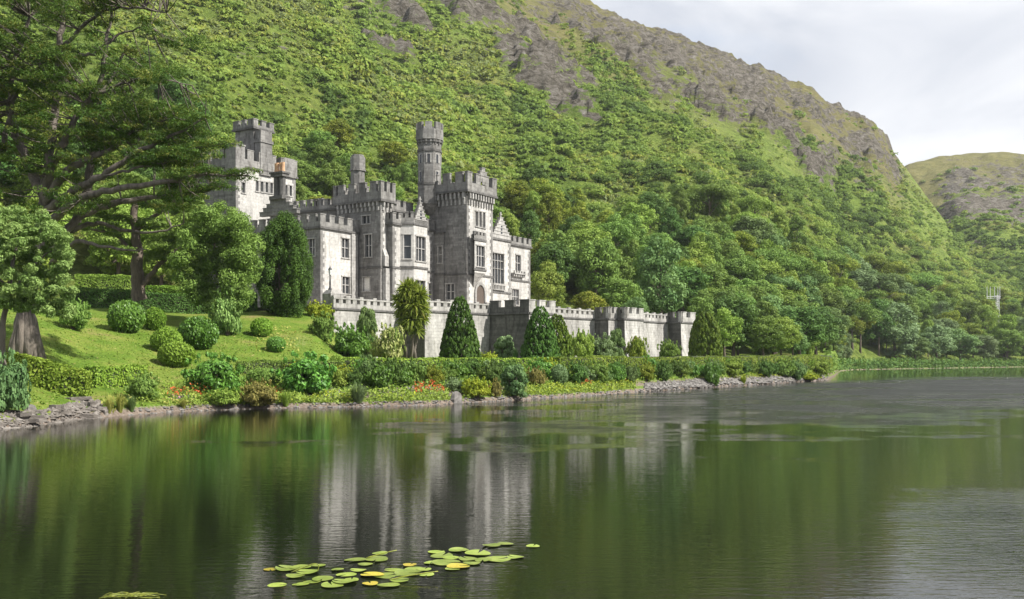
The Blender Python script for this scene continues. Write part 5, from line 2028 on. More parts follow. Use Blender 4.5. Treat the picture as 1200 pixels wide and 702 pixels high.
def boulder(px, py, w, h, label, D=None, mat=STONE, flat=1.0, group=None, seed=0, name="boulder", dz=0.0):
    D = D or ground_hit(px, py, 8)
    rg = np.random.default_rng(seed + 500 + int(px))
    mb = MB()
    nl, ns = 6, 11
    W, Hh = w * D / F / 2, h * D / F
    ph = rg.uniform(0, 6.28, 4)
    for i in range(nl + 1):
        t = i / nl
        for k in range(ns):
            a = 2 * math.pi * k / ns
            r = (1 + .16 * math.sin(2 * a + ph[0]) + .12 * math.sin(3 * a + ph[1]) + rg.uniform(-.09, .09)) * (math.sqrt(max(0.0, 1 - (t * .93) ** (2.2 * flat))) if t < 1 else .22)
            mb.v.append((W * r * math.cos(a), W * .75 * r * math.sin(a), Hh * (t * 1.12 - .12) + rg.uniform(-.03, .03) * Hh))
    for i in range(nl):
        for k in range(ns):
            k2 = (k + 1) % ns
            mb.f.append((i * ns + k, i * ns + k2, (i + 1) * ns + k2, (i + 1) * ns + k))
            mb.m.append(0)
    mb.f.append(tuple(nl * ns + k for k in range(ns)))
    mb.m.append(0)
    o = mb.build(name, mat)
    o.location = ((px - CX) / F * D, D, float(ground_z(px, D)) - .04 + dz)
    return tag(o, label, "rock", group)


boulder(534, 471, 15, 13, "pale boulder at the water's edge beside the yellow green mound")


def slab(px, py, w, h, label, D, layers=3, seed=0, rot=0.0):
    """a ledge of angular layered rock"""
    rg = np.random.default_rng(seed + 900)
    W = w * D / F / 2
    Hh = h * D / F
    mb = MB()
    z = -.12
    for q in range(layers):
        t = (Hh + .12) / layers * rg.uniform(.75, 1.2)
        n = 9
        k = 1 - .16 * q
        ox, oy = rg.uniform(-.12, .12) * W, rg.uniform(-.05, .1) * W
        an = np.sort(rg.uniform(0, 2 * np.pi, n))
        rr = rg.uniform(.62, 1.08, n) * k
        base = [(ox + W * r * math.cos(a), oy + W * .5 * r * math.sin(a)) for a, r in zip(an, rr)]
        top = [(x * rg.uniform(.93, 1.0), y * rg.uniform(.93, 1.0)) for x, y in base]
        mb.prism(top, z, z + t, 0, scale_bottom=base)
        z += t - .012
    o = mb.build("rock_ledge", ROCK)
    o.location = ((px - CX) / F * D, D, float(ground_z(px, D)) - .03)
    o.rotation_euler = (R(rg.uniform(-4, 4)), R(rg.uniform(-4, 4)), rot)
    return tag(o, label, "rock")


slab(100, 489, 46, 7, "long dark slab of layered rock jutting into the lake", 48.9, 2, 1, .25)
slab(88, 477, 46, 6, "flat grey ledge of layered rock on the grass above the water", 51.2, 2, 2, .1)
slab(108, 482, 30, 7, "middle step of the layered rock ledge by the reeds", 50.4, 2, 3, .2)
slab(66, 487, 30, 9, "low brown rock between the stones and the layered ledge", 46.9, 3, 4, .4)
boulder(36, 482, 12, 8, "small pale rock under the blue green bush", D=45.2, mat=STONE)
slab(30, 497, 44, 8, "broad brown rock shelf along the shore below the blue green bush", 43.5, 3, 5, .2)
slab(-20, 503, 50, 8, "brown rock shelf at the picture's edge on the shore", 41.6, 3, 6, .2)
slab(122, 491, 16, 4, "pale flat stone at the tip of the layered ledge", 50.6, 1, 7, .1)

# reeds at the water
for i, (px, py, w, h, lf, lab) in enumerate([(128, 490, 16, 22, 'straw', "yellow reed clump nearest the layered rock ledge"), (141, 491, 18, 26, 'straw', "tallest straw coloured reed clump by the rock ledge"),
                                             (154, 489, 18, 21, 'blue', "green reed clump behind the straw coloured ones"), (215, 483, 14, 13, 'straw', "small yellow reed clump below the broad laurel")]):
    P(px, py, w, h, 'spiky', lf, lab, "reed_clump", "reeds", stem=False, D=float(shore_d(px)) + .25)

# cabbage palm
D = 92.0
base = pt(481, 419, D)
palm = thing("cabbage_palm", "cabbage palm with shaggy green heads in front of the terrace wall", "palm", (base[0], D, float(ground_z(481, D))))
k = D / F
mb = MB()
for pts in ([(0, 0, 0), (.25, .1, 1.6), (.2, .1, 3.4), (.1, 0, 5.2)], [(.5, .1, 0), (.35, .1, 1.2), (.75, .2, 3.0), (.9, .1, 4.2)], [(-.4, .2, 0), (-.5, .2, 2.0), (-.35, .1, 4.4)]):
    mb.tube(pts, [.19, .15, .13, .10][:len(pts)], 7)
mb.build("trunk", BARK_GREY, palm, True)
rg = np.random.default_rng(77)
VV, FF, TT = [], [], []
n0 = 0
for (cx, cy, cz, rad, n) in ((.1, 0, 6.4, 1.35, 330), (.75, .1, 5.1, 1.25, 280), (-.55, .1, 5.3, 1.2, 260), (.15, -.2, 4.0, 1.2, 200), (.0, .3, 7.1, .8, 130), (-.75, 0, 4.3, .8, 120), (1.05, 0, 4.0, .8, 120), (.6, -.1, 3.0, .8, 90), (-.9, -.2, 5.9, .9, 200), (.9, -.3, 6.2, 1.0, 220), (-.3, -.4, 6.9, 1.0, 220), (.3, -.5, 5.4, 1.1, 240), (-.5, -.3, 3.4, .8, 120)):
    d = unit_dirs(n, rg, -.75)
    c = np.array([cx, cy, cz]) + d * .12
    ln = rad * rg.uniform(.75, 1.1, n)[:, None]
    mid = c + d * ln * .6
    tip = c + d * ln + np.array([0, 0, -.16]) * ln * (1 - d[:, 2:3])
    wv = np.cross(d, rg.normal(size=(n, 3)))
    wv = wv / np.linalg.norm(wv, axis=1, keepdims=True) * .055
    v = np.stack([c - wv, c + wv, mid + wv, mid - wv, tip + wv * .15, tip - wv * .15], 1).reshape(-1, 3)
    i6 = np.arange(n)[:, None] * 6 + n0
    VV.append(v)
    FF.append(np.concatenate([i6 + np.array([0, 1, 2, 3]), i6 + np.array([3, 2, 4, 5])]))
    TT.append(np.tile(np.clip(rg.normal(.45, .2, n) + (cz - 5) * .05, 0, 1), 2))
    n0 += len(v)
link("crown", np_mesh("crown", np.concatenate(VV), np.concatenate(FF), [LEAF['cabbage']], tint=np.concatenate(TT)), palm)


# ------------------------------------------------------------------ trees by the lawn on the left
def custom_tree(name, label, foot, stems, clusters, leaf, nleaf, lf, bark, cat="tree", flat=.55, zmin=-.6, tint_lobe=.3, aspect=.6):
    """stems: list of (points, radii) in world space; clusters: (x,y,z,rx,rz)"""
    root = thing(name, label, cat, foot)
    f0 = Vector(foot)
    mb = MB()
    for pts, rad in stems:
        mb.tube([Vector(p) - f0 for p in pts], rad, 8 if rad[0] > .12 else 5, cap=False, wob=.06)
    mb.build("trunk", bark, root, True)
    rg = np.random.default_rng(len(clusters) + 5)
    L = [(x - foot[0], y - foot[1], z - foot[2], rx, rx, rz) for x, y, z, rx, rz in clusters]
    v, f, t = lobed(L, nleaf, lf, rg, zmin=zmin, tint_lobe=tint_lobe, shell=(.55, 1.15), aspect=aspect)
    link("crown", np_mesh("crown", v, f, [LEAF[leaf]], tint=t), root)
    return root


def curve(pts, n=4, wob=.0):
    """smooth polyline through pts (Catmull-Rom)"""
    P_ = [np.array(p, float) for p in pts]
    P_ = [2 * P_[0] - P_[1]] + P_ + [2 * P_[-1] - P_[-2]]
    out = []
    for i in range(1, len(P_) - 2):
        for j in range(n):
            t = j / n
            a, b, c, d = P_[i - 1:i + 3]
            q = .5 * ((2 * b) + (-a + c) * t + (2 * a - 5 * b + 4 * c - d) * t * t + (-a + 3 * b - 3 * c + d) * t ** 3)
            out.append(q + np.random.default_rng(i * 7 + j).normal(size=3) * wob)
    out.append(P_[-2])
    return out


# the big cypress
DC = 58.0
SP = lambda px, py, dd=0.0: pt(px, py, DC + dd)
stems, nodes = [], []


def limb(pts, r0, r1, leafy=None, wob=.05):
    c = curve([SP(*p) for p in pts], 5, wob)
    rad = list(np.linspace(r0 * .85, r1 * .85, len(c)))
    stems.append((c, rad))
    for i, q in enumerate(c):
        nodes.append((q, rad[i]))
    return c


limb([(30, 415, 0), (30, 385, 0), (38, 330, 0), (48, 270, 0), (52, 225, 0), (58, 180, 0), (64, 130, .3), (68, 80, .5), (72, 30, .6), (80, -25, .8)], .46, .16)
limb([(52, 235, 0), (58, 205, -.5), (75, 165, -1), (88, 140, -1.2), (108, 112, -1), (125, 100, -.6), (150, 52, 0)], .34, .07)
limb([(54, 240, 0), (75, 205, -1), (105, 185, -1.5), (135, 172, -1.6), (160, 150, -1.8), (205, 138, -2)], .32, .05)
limb([(52, 250, 0), (80, 228, -1), (120, 205, -2), (160, 178, -2.5), (200, 160, -2.6), (240, 138, -2.5)], .34, .05)
limb([(55, 262, 0), (90, 236, -1.5), (130, 222, -2.4), (185, 214, -3), (240, 205, -3.2), (292, 206, -3)], .34, .05)
limb([(60, 300, 0), (85, 262, .8), (125, 240, 1.2), (170, 232, 1.5), (225, 226, 1.6), (262, 218, 1.5)], .36, .05)
limb([(70, 275, 1), (110, 262, 1), (140, 268, .6), (180, 272, .2), (215, 262, 0)], .20, .04)
limb([(60, 310, 0), (85, 285, -1), (115, 287, -1.4), (150, 293, -1.6), (172, 292, -1.8)], .20, .03)
limb([(50, 225, 0), (35, 195, .6), (22, 165, .8), (12, 130, 1), (15, 80, 1), (35, 20, 1)], .40, .10)
limb([(-10, 210, 1), (5, 170, .8), (18, 110, .5), (38, 85, .2), (58, 68, 0)], .24, .05)
limb([(90, 260, 2), (104, 215, 2), (112, 150, 2.2), (116, 105, 2.4), (125, 50, 2.4), (132, 0, 2.6)], .32, .08)
limb([(116, 110, 2.4), (132, 102, 2), (145, 105, 1.6), (150, 130, 1.4)], .14, .03)
limb([(64, 130, .3), (85, 72, 1), (110, 62, 1.4), (140, 40, 1.6), (175, 30, 1.6)], .20, .04)
limb([(66, 100, .4), (40, 70, 1), (10, 60, 1.4), (-25, 40, 1.6)], .18, .04)
limb([(70, 60, .5), (110, 20, .4), (150, 8, .2), (195, 15, 0)], .16, .04)
limb([(108, 112, -1), (150, 96, -1), (185, 92, -1), (225, 100, -1)], .12, .03)
limb([(120, 205, -2), (150, 200, -2.6), (190, 190, -3), (225, 186, -3.2)], .12, .03)
limb([(160, 178, -2.5), (190, 190, -2.8), (215, 176, -2.8), (262, 168, -2.6)], .10, .02)
rg = np.random.default_rng(5)
clusters = []
cand = []
while len(cand) < 820:
    px, py = rg.uniform(-60, 300), rg.uniform(-40, 250)
    right_edge = np.interp(py, [-40, 0, 50, 110, 150, 190, 215, 250], [215, 212, 225, 243, 250, 272, 292, 190])
    if px > right_edge:
        continue
    g = fbm(np.array([px / 36.0]), np.array([py / 22.0]), 3, 19)[0]
    top = np.interp(py, [-40, 120, 200, 250], [.40, .47, .57, .63])
    if g < top - .05:
        continue
    cand.append((px, py))
npos = np.array([q for q, _ in nodes])
for px, py in cand:
    dd = rg.uniform(-3.4, 3.4)
    q = np.array(SP(px, py, dd))
    j = np.argmin(((npos - q) ** 2).sum(1))
    dist = np.linalg.norm(npos[j] - q)
    if dist > 3.2:
        q = npos[j] + (q - npos[j]) * (3.2 / dist) * rg.uniform(.7, 1)
    rx = rg.uniform(.40, .85)
    for _ in range(3):
        r3 = rx * rg.uniform(.4, .72)
        clusters.append((q[0] + rg.normal(0, .55) * rx, q[1] + rg.normal(0, .6) * rx, q[2] + rg.normal(0, .16) * rx, r3, r3 * .55))
    mid = (npos[j] + q) / 2 + np.array([0, 0, -.12])
    stems.append(([npos[j], mid, q], [.04, .03, .012]))
for pts_, end in ((stems[4][0], 1), (stems[3][0], 1), (stems[5][0], 1), (stems[2][0], 1), (stems[17][0], 1), (stems[16][0], 1)):
    for q in pts_[-9:]:
        for _ in range(3):
            rx = rg.uniform(.35, .7)
            clusters.append((q[0] + rg.uniform(-.5, .5), q[1] + rg.uniform(-.7, .7), q[2] + rg.uniform(-.1, .35), rx, rx * .3))
custom_tree("cypress_tree", "huge old cypress with bare sweeping limbs beside the gnarled bank", SP(30, 412, 0), stems, clusters, 'cypress', 210000, .088, BARK_GREY, zmin=-.7, tint_lobe=.5, aspect=.26)
# gnarled buttress root of the cypress
mb = MB()
rg = np.random.default_rng(9)
for k_ in range(14):
    a = k_ * .47 + rg.uniform(-.2, .2)
    r = rg.uniform(.40, .78)
    mb.tube([(r * 1.25 * math.cos(a), r * .9 * math.sin(a), -.5), (r * .9 * math.cos(a), r * .6 * math.sin(a), .5 + rg.uniform(0, .3)), (.42 * math.cos(a), .36 * math.sin(a), 1.3 + rg.uniform(0, .6)), (.22 * math.cos(a), .22 * math.sin(a), 2.7)],
            [.22, .25, .20, .11], 9, wob=.42)
o = mb.build("root", BARK_GREY, bpy.data.objects["cypress_tree"], True)

# leafy tree in front of it, at the left edge
D1 = 50.0
S1 = lambda px, py, dd=0.0: pt(px, py, D1 + dd)
rg = np.random.default_rng(31)
st = [(curve([S1(4, 430), S1(3, 390), S1(8, 350), S1(15, 310), S1(20, 270)], 4, .02), list(np.linspace(.17, .07, 17))),
      (curve([S1(8, 350), S1(28, 325), S1(50, 300, -.5), S1(66, 292, -.5)], 4, .02), list(np.linspace(.07, .03, 13))),
      (curve([S1(10, 335), S1(-12, 315), S1(-30, 290, .5)], 4, .02), list(np.linspace(.07, .03, 9)))]
cl = []
for _ in range(330):
    a, q = rg.uniform(0, 6.28), rg.uniform(0, 1) ** .4
    px, py = 20 + 62 * q * math.cos(a), 303 + 60 * q * math.sin(a)
    if px > 60 and py > 335 and rg.uniform() < .5:
        continue
    x, y, z = S1(px, py, rg.uniform(-2.2, 2.2) * math.sqrt(max(0, 1 - q * q * .8)))
    r = rg.uniform(.16, .38)
    cl.append((x, y, z, r, r * .75))
for _ in range(70):
    px, py = rg.uniform(2, 88), rg.uniform(338, 376)
    if py > 352 + .30 * px or rg.uniform() < .2:
        continue
    x, y, z = S1(px, py, rg.uniform(-1.6, .3))
    r = rg.uniform(.14, .32)
    cl.append((x, y, z, r, r * .8))
custom_tree("ash_tree", "pale leaved young tree with slim trunk in front of the big cypress", S1(4, 430), st, cl, 'ash', 70000, .08, BARK_GREY, zmin=-.9, aspect=.4)

# dark spreading tree behind, by the lawn's top
D2 = 86.0
S2 = lambda px, py, dd=0.0: pt(px, py, D2 + dd)
rg = np.random.default_rng(33)
st = [(curve([S2(164, 352), S2(161, 320), S2(161, 290), S2(157, 255), S2(160, 220)], 4, .04), list(np.linspace(.62, .22, 17))),
      (curve([S2(163, 340), S2(180, 318), S2(198, 300), S2(215, 285)], 4, .04), list(np.linspace(.3, .06, 13))),
      (curve([S2(161, 300), S2(140, 280), S2(118, 270), S2(95, 268)], 4, .04), list(np.linspace(.25, .06, 13))),
      (curve([S2(160, 270), S2(185, 250), S2(210, 240), S2(232, 240)], 4, .04), list(np.linspace(.22, .05, 13)))]
cl = []
for _ in range(80):
    px, py = rg.uniform(95, 240), rg.uniform(205, 300)
    if abs(px - 165) / 80 + abs(py - 245) / 75 > 1.15:
        continue
    x, y, z = S2(px, py, rg.uniform(-4, 4))
    r = rg.uniform(.7, 1.3)
    cl.append((x, y, z, r, r * .42))
for px, py in ((196, 303), (205, 312), (215, 300), (186, 296), (222, 318), (208, 326)):
    x, y, z = S2(px, py, rg.uniform(-1, 1))
    cl.append((x, y, z, 1.0, .3))
custom_tree("spreading_tree", "dark trunked tree spreading above the round laurel at the lawn's top", S2(164, 352), st, cl, 'mid', 42000, .11, BARK)

# slim bright tree
D3 = 81.0
S3 = lambda px, py, dd=0.0: pt(px, py, D3 + dd)
rg = np.random.default_rng(35)
st = [(curve([S3(264, 392), S3(263, 360), S3(258, 330), S3(252, 300), S3(250, 265)], 4, .03), list(np.linspace(.16, .06, 17))),
      (curve([S3(258, 330), S3(275, 300), S3(285, 285)], 4, .03), list(np.linspace(.09, .03, 9))),
      (curve([S3(256, 320), S3(230, 300), S3(212, 290)], 4, .03), list(np.linspace(.09, .03, 9)))]
cl = []
for _ in range(190):
    a, q = rg.uniform(0, 6.28), rg.uniform(0, 1) ** .45
    px, py = 256 + 48 * q * math.cos(a), 303 + 62 * q * math.sin(a)
    x, y, z = S3(px, py, rg.uniform(-2.4, 2.4))
    r = rg.uniform(.45, .85)
    cl.append((x, y, z, r, r * .85))
custom_tree("leafy_tree", "bright leafy slim trunked tree between the dark yew and the lawn's top", S3(264, 392), st, cl, 'mid', 60000, .095, BARK, zmin=-.9)

# big dark upright yew
D4 = 90.0
S4 = lambda px, py, dd=0.0: pt(px, py, D4 + dd)
rg = np.random.default_rng(37)
st, cl = [], []
for _ in range(9):
    e = rg.uniform(-20, 20)
    st.append((curve([S4(333 + e * .2, 374), S4(333 + e * .6, 345), S4(333 + e, 300)], 4, .03), list(np.linspace(.2, .05, 9))))
for _ in range(300):
    py = rg.uniform(258, 368)
    hw = np.interp(py, [254, 262, 280, 320, 345, 368], [3, 12, 26, 32, 30, 18])
    px = 333 + hw * rg.uniform(-1, 1)
    x, y, z = S4(px, py, rg.uniform(-2.2, 2.2) * hw / 32)
    r = rg.uniform(.30, .5)
    cl.append((x, y, z, r, r * 2.0))
custom_tree("yew_tree", "large dark upright yew standing before the castle's gabled side", S4(333, 374), st, cl, 'yew', 80000, .075, BARK, zmin=-.9, tint_lobe=.35)

# ------------------------------------------------------------------ individual trees behind the wall, castle and along the far shore


def gz_any(px, D):
    Db = float(interp(px, BASE, 1))
    if D > Db + 2:
        return float(hill_z(np.array([px]), np.array([D]))[0][0])
    return float(ground_z(px, D))


def T(px, top, D, wpx, kind_, leaf, label, q=0, group=None, bark=None, z=None, sink=0.0):
    z = gz_any(px, D) if z is None else z
    ztop = EYE + (HZ - top) / F * D
    H = max(2.5, ztop - z)
    return add_tree(px, D, H, wpx * D / F, kind_, q, leaf, label, group, z - sink, bark=bark)


T(775, 275, 158, 64, 'tall', 'blue', "tall dark bluish tree rising behind the double bastion")
T(700, 268, 168, 70, 'round', 'mid', "broad green tree behind the wall left of the bluish tree", 1)
T(655, 262, 172, 62, 'round', 'mid', "round green tree close behind the castle's end wing", 2)
T(640, 300, 150, 46, 'round', 'bright', "bright low tree filling the corner beside the castle's end wing", 0, z=ZT)
T(690, 335, 148, 50, 'round', 'olive', "low yellow olive tree just above the pale wall", 1, z=7.6)
T(726, 318, 152, 60, 'round', 'mid', "mid green tree leaning over the double bastion", 2, z=7.6)
T(744, 345, 146, 34, 'round', 'blue', "small blue green tree behind the double bastion's top", 0, z=7.6)
T(849, 357, 150, 44, 'round', 'bright', "bright round tree with bare dark trunk on the lawn beyond the golden yew", 0)
T(822, 330, 176, 60, 'round', 'mid', "green tree behind the golden yew", 1)
T(870, 322, 205, 66, 'round', 'mid', "large green tree behind the bright round tree", 2)
T(905, 330, 212, 66, 'round', 'bright', "light green broad tree at the back of the lawn", 0)
T(932, 345, 214, 50, 'tall', 'mid', "narrower green tree at the lawn's far corner", 1)
T(800, 300, 190, 54, 'spread', 'olive', "olive spreading tree above the golden yew", 0)
T(850, 288, 240, 80, 'spread', 'olive', "broad yellow olive spreading tree in the middle of the wood", 1)
T(905, 300, 245, 90, 'spread', 'olive', "widest yellow olive spreading tree above the lawn's end", 0)
T(880, 310, 228, 60, 'spread', 'olive', "lower olive tree between the two broad yellow olive ones", 1)
T(940, 318, 250, 60, 'spread', 'dark', "dark spreading tree at the end of the olive trees", 0)
T(972, 345, 270, 44, 'pine', 'grey', "pale grey tree with visible trunks on the far shore beyond the spit", 0, bark=BARK_GREY)
T(990, 352, 276, 34, 'pine', 'dark', "dark pine on the far shore beside the pale grey tree", 1)
T(1008, 350, 283, 36, 'pine', 'olive', "olive pine on the far shore by the sandy strip", 0)
T(1030, 352, 290, 34, 'pine', 'dark', "second dark pine on the far shore by the sandy strip", 1)
T(1049, 352, 294, 56, 'tall', 'grey', "large greyish tree overhanging the far shore's water", 0)
T(1024, 340, 300, 40, 'pine', 'mid', "tall green pine behind the dark ones on the far shore", 0)
T(1072, 388, 296, 40, 'round', 'blue', "low blue green tree touching the far shore's water", 1)
T(1097, 375, 305, 52, 'round', 'grey', "rounded grey green tree on the far shore left of the mast", 2)
T(1125, 382, 318, 46, 'round', 'blue', "bluish tree at the water below the mast", 0)
T(1152, 388, 330, 44, 'round', 'grey', "low grey green tree at the water right under the mast", 1)
T(1180, 380, 345, 50, 'round', 'mid', "green tree at the water near the picture's edge", 2)
T(1206, 376, 352, 52, 'round', 'blue', "blue green tree cut by the picture's edge", 0)

# the rest of the near wood: kinds tell apart by colour and place
KW = {'round': 'rounded', 'tall': 'tall', 'spread': 'spreading', 'pine': 'tall pine-like', 'cone': 'conical'}
CW = {'bright': 'bright green', 'mid': 'mid green', 'dark': 'dark green', 'blue': 'blue green', 'olive': 'yellow olive', 'grey': 'greyish green'}


def wood(n, pr, srange, hrange, mix, place, grp, seed, kinds):
    rg = np.random.default_rng(seed)
    done = []
    tries = 0
    while len(done) < n and tries < n * 60:
        tries += 1
        px = rg.uniform(*pr)
        Db, Dr = float(interp(px, BASE, 1)), float(interp(px, RIDGE, 2))
        D = Db + rg.uniform(*srange)
        z = gz_any(px, D)
        X = (px - CX) / F * D
        if px < 990 and px > 780 and D < 150:
            continue
        if any((X - a) ** 2 + (D - b) ** 2 < 20 for a, b in done):
            continue
        pat = fbm(np.array([X / 22]), np.array([D / 22]), 2, seed)[0]
        lf = mix[int(np.clip((pat - .5) * 1.6 + .5 + rg.normal(0, .22), 0, .999) * len(mix))]
        kd = kinds[rg.integers(len(kinds))]
        H = rg.uniform(*hrange)
        Wd = H * {'round': rg.uniform(.75, 1.0), 'tall': rg.uniform(.45, .6), 'spread': rg.uniform(.9, 1.2), 'pine': rg.uniform(.5, .65), 'cone': rg.uniform(.38, .5)}[kd]
        add_tree(px, D, H, Wd, kd, int(rg.integers(3)), lf, "%s %s tree %s" % (KW[kd], CW[lf], place), grp, z - .5)
        done.append((X, D))


wood(92, (985, 1240), (1, 110), (7.5, 16.5), ['mid', 'grey', 'bright', 'olive', 'mid', 'bright', 'blue'], "in the wood along the far shore", "trees in the wood along the far shore", 201, ['round', 'round', 'tall', 'pine', 'spread'])
wood(30, (812, 978), (-42, 4), (7, 12), ['mid', 'bright', 'dark', 'blue', 'mid'], "at the back edge of the lawn", "trees at the back edge of the lawn", 206, ['round', 'round', 'tall'])
wood(10, (976, 994), (-24, -4), (6, 10), ['mid', 'dark', 'olive', 'grey'], "on the strip of land beyond the spit", "trees on the strip of land beyond the spit", 207, ['round', 'pine', 'tall'])
wood(52, (820, 1000), (8, 85), (9, 14), ['mid', 'bright', 'olive', 'mid', 'bright', 'blue'], "on the slope above the lawn's far end", "trees on the slope above the lawn's far end", 202, ['round', 'round', 'tall', 'spread'])
wood(44, (620, 840), (14, 80), (8, 12.5), ['mid', 'bright', 'dark', 'bright', 'olive'], "on the slope behind the terrace wall", "trees on the slope behind the terrace wall", 203, ['round', 'round', 'round', 'tall'])
wood(38, (300, 620), (8, 80), (6.5, 9.5), ['mid', 'bright', 'bright', 'olive', 'mid'], "on the slope behind the castle", "trees on the slope behind the castle", 204, ['round', 'round'])
wood(32, (-60, 240), (3, 60), (7, 12), ['dark', 'mid', 'bright', 'mid', 'bright'], "on the slope behind the big cypress", "trees on the slope behind the big cypress", 205, ['round', 'round', 'tall'])

# mast above the far wood
DM = 392.0
zb_ = gz_any(1168, DM)
mx = (1169 - CX) / F * DM
mast = thing("antenna_mast", "white lattice mast with upright aerials above the far shore's wood", "mast", (mx, DM, zb_))
hM = EYE + (HZ - 346) / F * DM - zb_
mb = MB()
for sx_, sy_ in ((-.5, -.5), (.5, -.5), (.5, .5), (-.5, .5)):
    mb.tube([(sx_ * 1.5, sy_ * 1.5, 0), (sx_ * .8, sy_ * .8, hM)], [.10, .08], 5)
nb = 12
for k_ in range(nb):
    z0, z1_ = hM * k_ / nb, hM * (k_ + 1) / nb
    w0, w1 = .75 - .35 * k_ / nb, .75 - .35 * (k_ + 1) / nb
    for sy_ in (-1, 1):
        mb.tube([(-w0, sy_ * w0, z0), (w1, sy_ * w1, z1_)], [.06, .06], 4)
        mb.tube([(w0, sy_ * w0, z0), (-w1, sy_ * w1, z1_)], [.06, .06], 4)
mb.build("lattice_tower", MASTM, mast)
mb = MB()
mb.tube([(-4.4, 0, hM - .5), (1.2, 0, hM - .5)], [.10, .10], 5)
mb.tube([(-4.4, 0, hM - 1.2), (1.2, 0, hM - 1.2)], [.08, .08], 5)
mb.build("crossbar", MASTM, mast)
for x in (-4.2, -2.9, -1.2, .1, .9):
    mb = MB()
    mb.tube([(x, 0, hM - 1.4), (x, 0, hM + 3.4)], [.13, .10], 6)
    mb.build("aerial", MASTM, mast)

# ------------------------------------------------------------------ water lilies


def pad_mat(name, a, b):
    m, n, l, bs = new_mat(name)
    t = noise(n, l, 5.0, 4, .6, geo_pos(n))
    r = ramp(n, [(.35, a), (.65, b)])
    l.new(t.outputs["Fac"], r.inputs[0])
    sp = noise(n, l, 34.0, 3, .6, geo_pos(n))
    rp = ramp(n, [(.60, (0, 0, 0)), (.70, (1, 1, 1))])
    l.new(sp.outputs["Fac"], rp.inputs[0])
    oi = n.new("ShaderNodeObjectInfo")
    hs = n.new("ShaderNodeHueSaturation")
    vv = math_n(n, l, 'MULTIPLY_ADD', oi.outputs["Random"], .6)
    vv.node.inputs[2].default_value = .65
    l.new(vv, hs.inputs["Value"])
    l.new(mixc(n, l, rp.outputs[0], r.outputs[0], (.13, .10, .03)), hs.inputs["Color"])
    l.new(hs.outputs[0], bs.inputs["Base Color"])
    bs.inputs["Roughness"].default_value = .30
    t2 = noise(n, l, 16.0, 3, .6, geo_pos(n))
    bump(n, l, bs, t2.outputs["Fac"], .5, .012)
    return m


PADG = pad_mat("lily_pad_green", (.165, .235, .03), (.27, .33, .065))
PADY = pad_mat("lily_pad_yellow", (.33, .31, .03), (.46, .35, .045))


def lily_mesh(seed, mat, curl):
    rg = np.random.default_rng(seed)
    mb = MB()
    rings, seg = 5, 30
    notch = .16
    pts = []
    mb.v.append((0, 0, .008))
    for i in range(1, rings + 1):
        r = i / rings
        for k in range(seg + 1):
            a = notch + (2 * math.pi - 2 * notch) * k / seg
            z = .006 + curl * r ** 3 * (.5 + .5 * math.sin(2 * a + seed)) + .006 * math.sin(5 * a + seed) * r
            rr = r * (1 + .04 * math.sin(3 * a + seed))
            mb.v.append((rr * math.cos(a) * 1.12, rr * math.sin(a), z))
    for k in range(seg):
        mb.f.append((0, 1 + k, 2 + k))
        mb.m.append(0)
    for i in range(rings - 1):
        b0, b1 = 1 + i * (seg + 1), 1 + (i + 1) * (seg + 1)
        for k in range(seg):
            mb.f.append((b0 + k, b1 + k, b1 + k + 1, b0 + k + 1))
            mb.m.append(0)
    o = mb.build("lily_pad", mat, None, True)
    d = o.data
    bpy.data.objects.remove(o)
    return d


PM = [lily_mesh(1, PADG, .05), lily_mesh(2, PADG, .12), lily_mesh(3, PADG, .02), lily_mesh(4, PADY, .06)]
PADS = [  # zoom coordinates turned to photo pixels, width in pixels
    (316.5, 667.5, 22, 3, "orange yellow lily pad at the near raft's far tip"), (338, 667, 40, 1, None), (352, 665, 34, 2, None), (360, 671, 34, 1, None),
    (378, 679.5, 34, 0, None), (352, 685, 26, 0, None), (325, 686, 28, 2, "pale lily pad lowest at the raft's near corner"), (389, 686.5, 36, 0, None), (404, 682.5, 36, 1, None),
    (395.5, 668.5, 20, 0, None), (406, 673.5, 32, 2, None), (416, 656.5, 34, 0, None), (441, 656.5, 36, 1, None), (445, 649.5, 24, 1, "curled lily pad standing above the raft's upper edge"),
    (436, 674.5, 36, 3, None), (452, 675, 40, 0, None), (462, 668.5, 30, 2, None), (434, 684.5, 26, 3, "yellow lily pad beside the large lowest pad"), (455, 686.5, 34, 0, "large lily pad at the raft's lowest point toward the camera"),
    (480, 663, 22, 3, "yellow lily pad alone in the gap of the raft"), (486, 668, 34, 0, None), (497, 667.5, 24, 2, None), (478, 672, 40, 1, None),
    (522, 660, 42, 0, None), (537, 664.5, 34, 3, None), (518, 651.5, 36, 0, None), (511, 647, 26, 2, None), (538, 645.5, 32, 1, None), (560, 649, 42, 0, None),
    (346, 676, 28, 1, None), (366, 682, 26, 2, None), (373, 663, 22, 0, None), (420, 669, 24, 1, None), (428, 662, 22, 2, None), (468, 681, 28, 0, None), (505, 660, 24, 1, None), (529, 654, 26, 2, None), (548, 655.5, 30, 0, None), (553, 661, 26, 1, None), (566, 657, 28, 2, None), (500, 674, 24, 1, None), (530, 667, 24, 0, None), (412, 680, 24, 2, None),
    (576, 640, 28, 1, None), (592, 638, 24, 2, None), (582, 655.5, 44, 0, None), (604, 653.5, 26, 1, None), (624.5, 640.5, 22, 0, "single lily pad floating apart beyond the raft's far end")]
rg = np.random.default_rng(3)
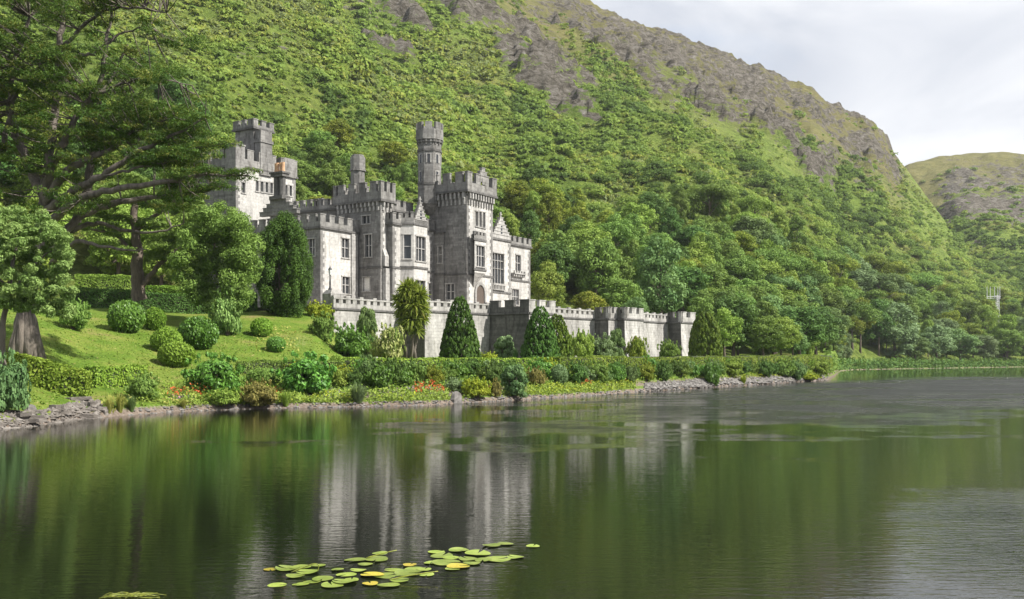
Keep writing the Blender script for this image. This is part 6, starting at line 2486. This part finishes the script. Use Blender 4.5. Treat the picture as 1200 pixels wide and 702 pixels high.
for i, (px, py, w, q, lab) in enumerate(PADS):
    D = EYE * F / (py - HZ)
    o = link("lily_pad", PM[q])
    r = w * D / F / 2 * .72
    o.location = ((px - CX) / F * D, D, .004 + .003 * (i % 5))
    o.rotation_euler = (R(rg.uniform(-1, 3)), R(rg.uniform(-2, 2)), rg.uniform(0, 6.28))
    o.scale = (r, r, r)
    if lab:
        tag(o, lab, "lily pad", "lily pads floating on the lake")
    elif q == 3:
        tag(o, "yellowing lily pad among green ones in the raft", "lily pad", "lily pads floating on the lake")
    else:
        tag(o, "green lily pad in the crowded floating raft", "lily pad", "lily pads floating on the lake")
# thin stalks and folded leaves standing out of the raft
PST = pad_mat("lily_stalk", (.17, .21, .025), (.28, .29, .045))
for px, py, pts, lab in ((362, 672, [(-.25, 0, .0), (-.1, 0, .06), (.06, 0, .12), (.13, .02, .10), (.12, .02, .01)], "looped lily stalk arching over the raft's far tip"),
                         (445, 655, [(-.2, 0, 0), (0, 0, .06), (.25, .05, .11)], "thin lily stalk slanting up at the raft's upper edge"),
                         (478, 681, [(-.25, 0, 0), (-.05, 0, .05), (.2, .05, .08), (.4, .1, .1)], "long lily stalk lying across the pads near the raft's middle")):
    D = EYE * F / (py - HZ)
    mb = MB()
    mb.tube(curve(pts, 4), list(np.linspace(.011, .006, (len(pts) - 1) * 4 + 1)), 5)
    o = mb.build("lily_stalk", PST, None, True)
    o.location = ((px - CX) / F * D, D, .012)
    tag(o, lab, "stalk")
# floating weed at the bottom edge
D = EYE * F / (699 - HZ)
rg = np.random.default_rng(8)
mb = MB()
for k_ in range(34):
    x0, y0 = rg.uniform(-.36, .22), rg.uniform(-.12, .06)
    a = rg.normal(.1, .35)
    L = rg.uniform(.12, .34)
    mb.tube(curve([(x0, y0, .0), (x0 + L * .5 * math.cos(a), y0 + L * .5 * math.sin(a), .012 + rg.uniform(0, .03)), (x0 + L * math.cos(a + .3), y0 + L * math.sin(a + .3), .004)], 3), list(np.linspace(.005, .003, 7)), 4)
o = mb.build("water_weed", PST, None, True)
o.location = ((150 - CX) / F * D, D, .004)
tag(o, "tangle of yellow green water weed floating at the picture's lower edge", "water weed")
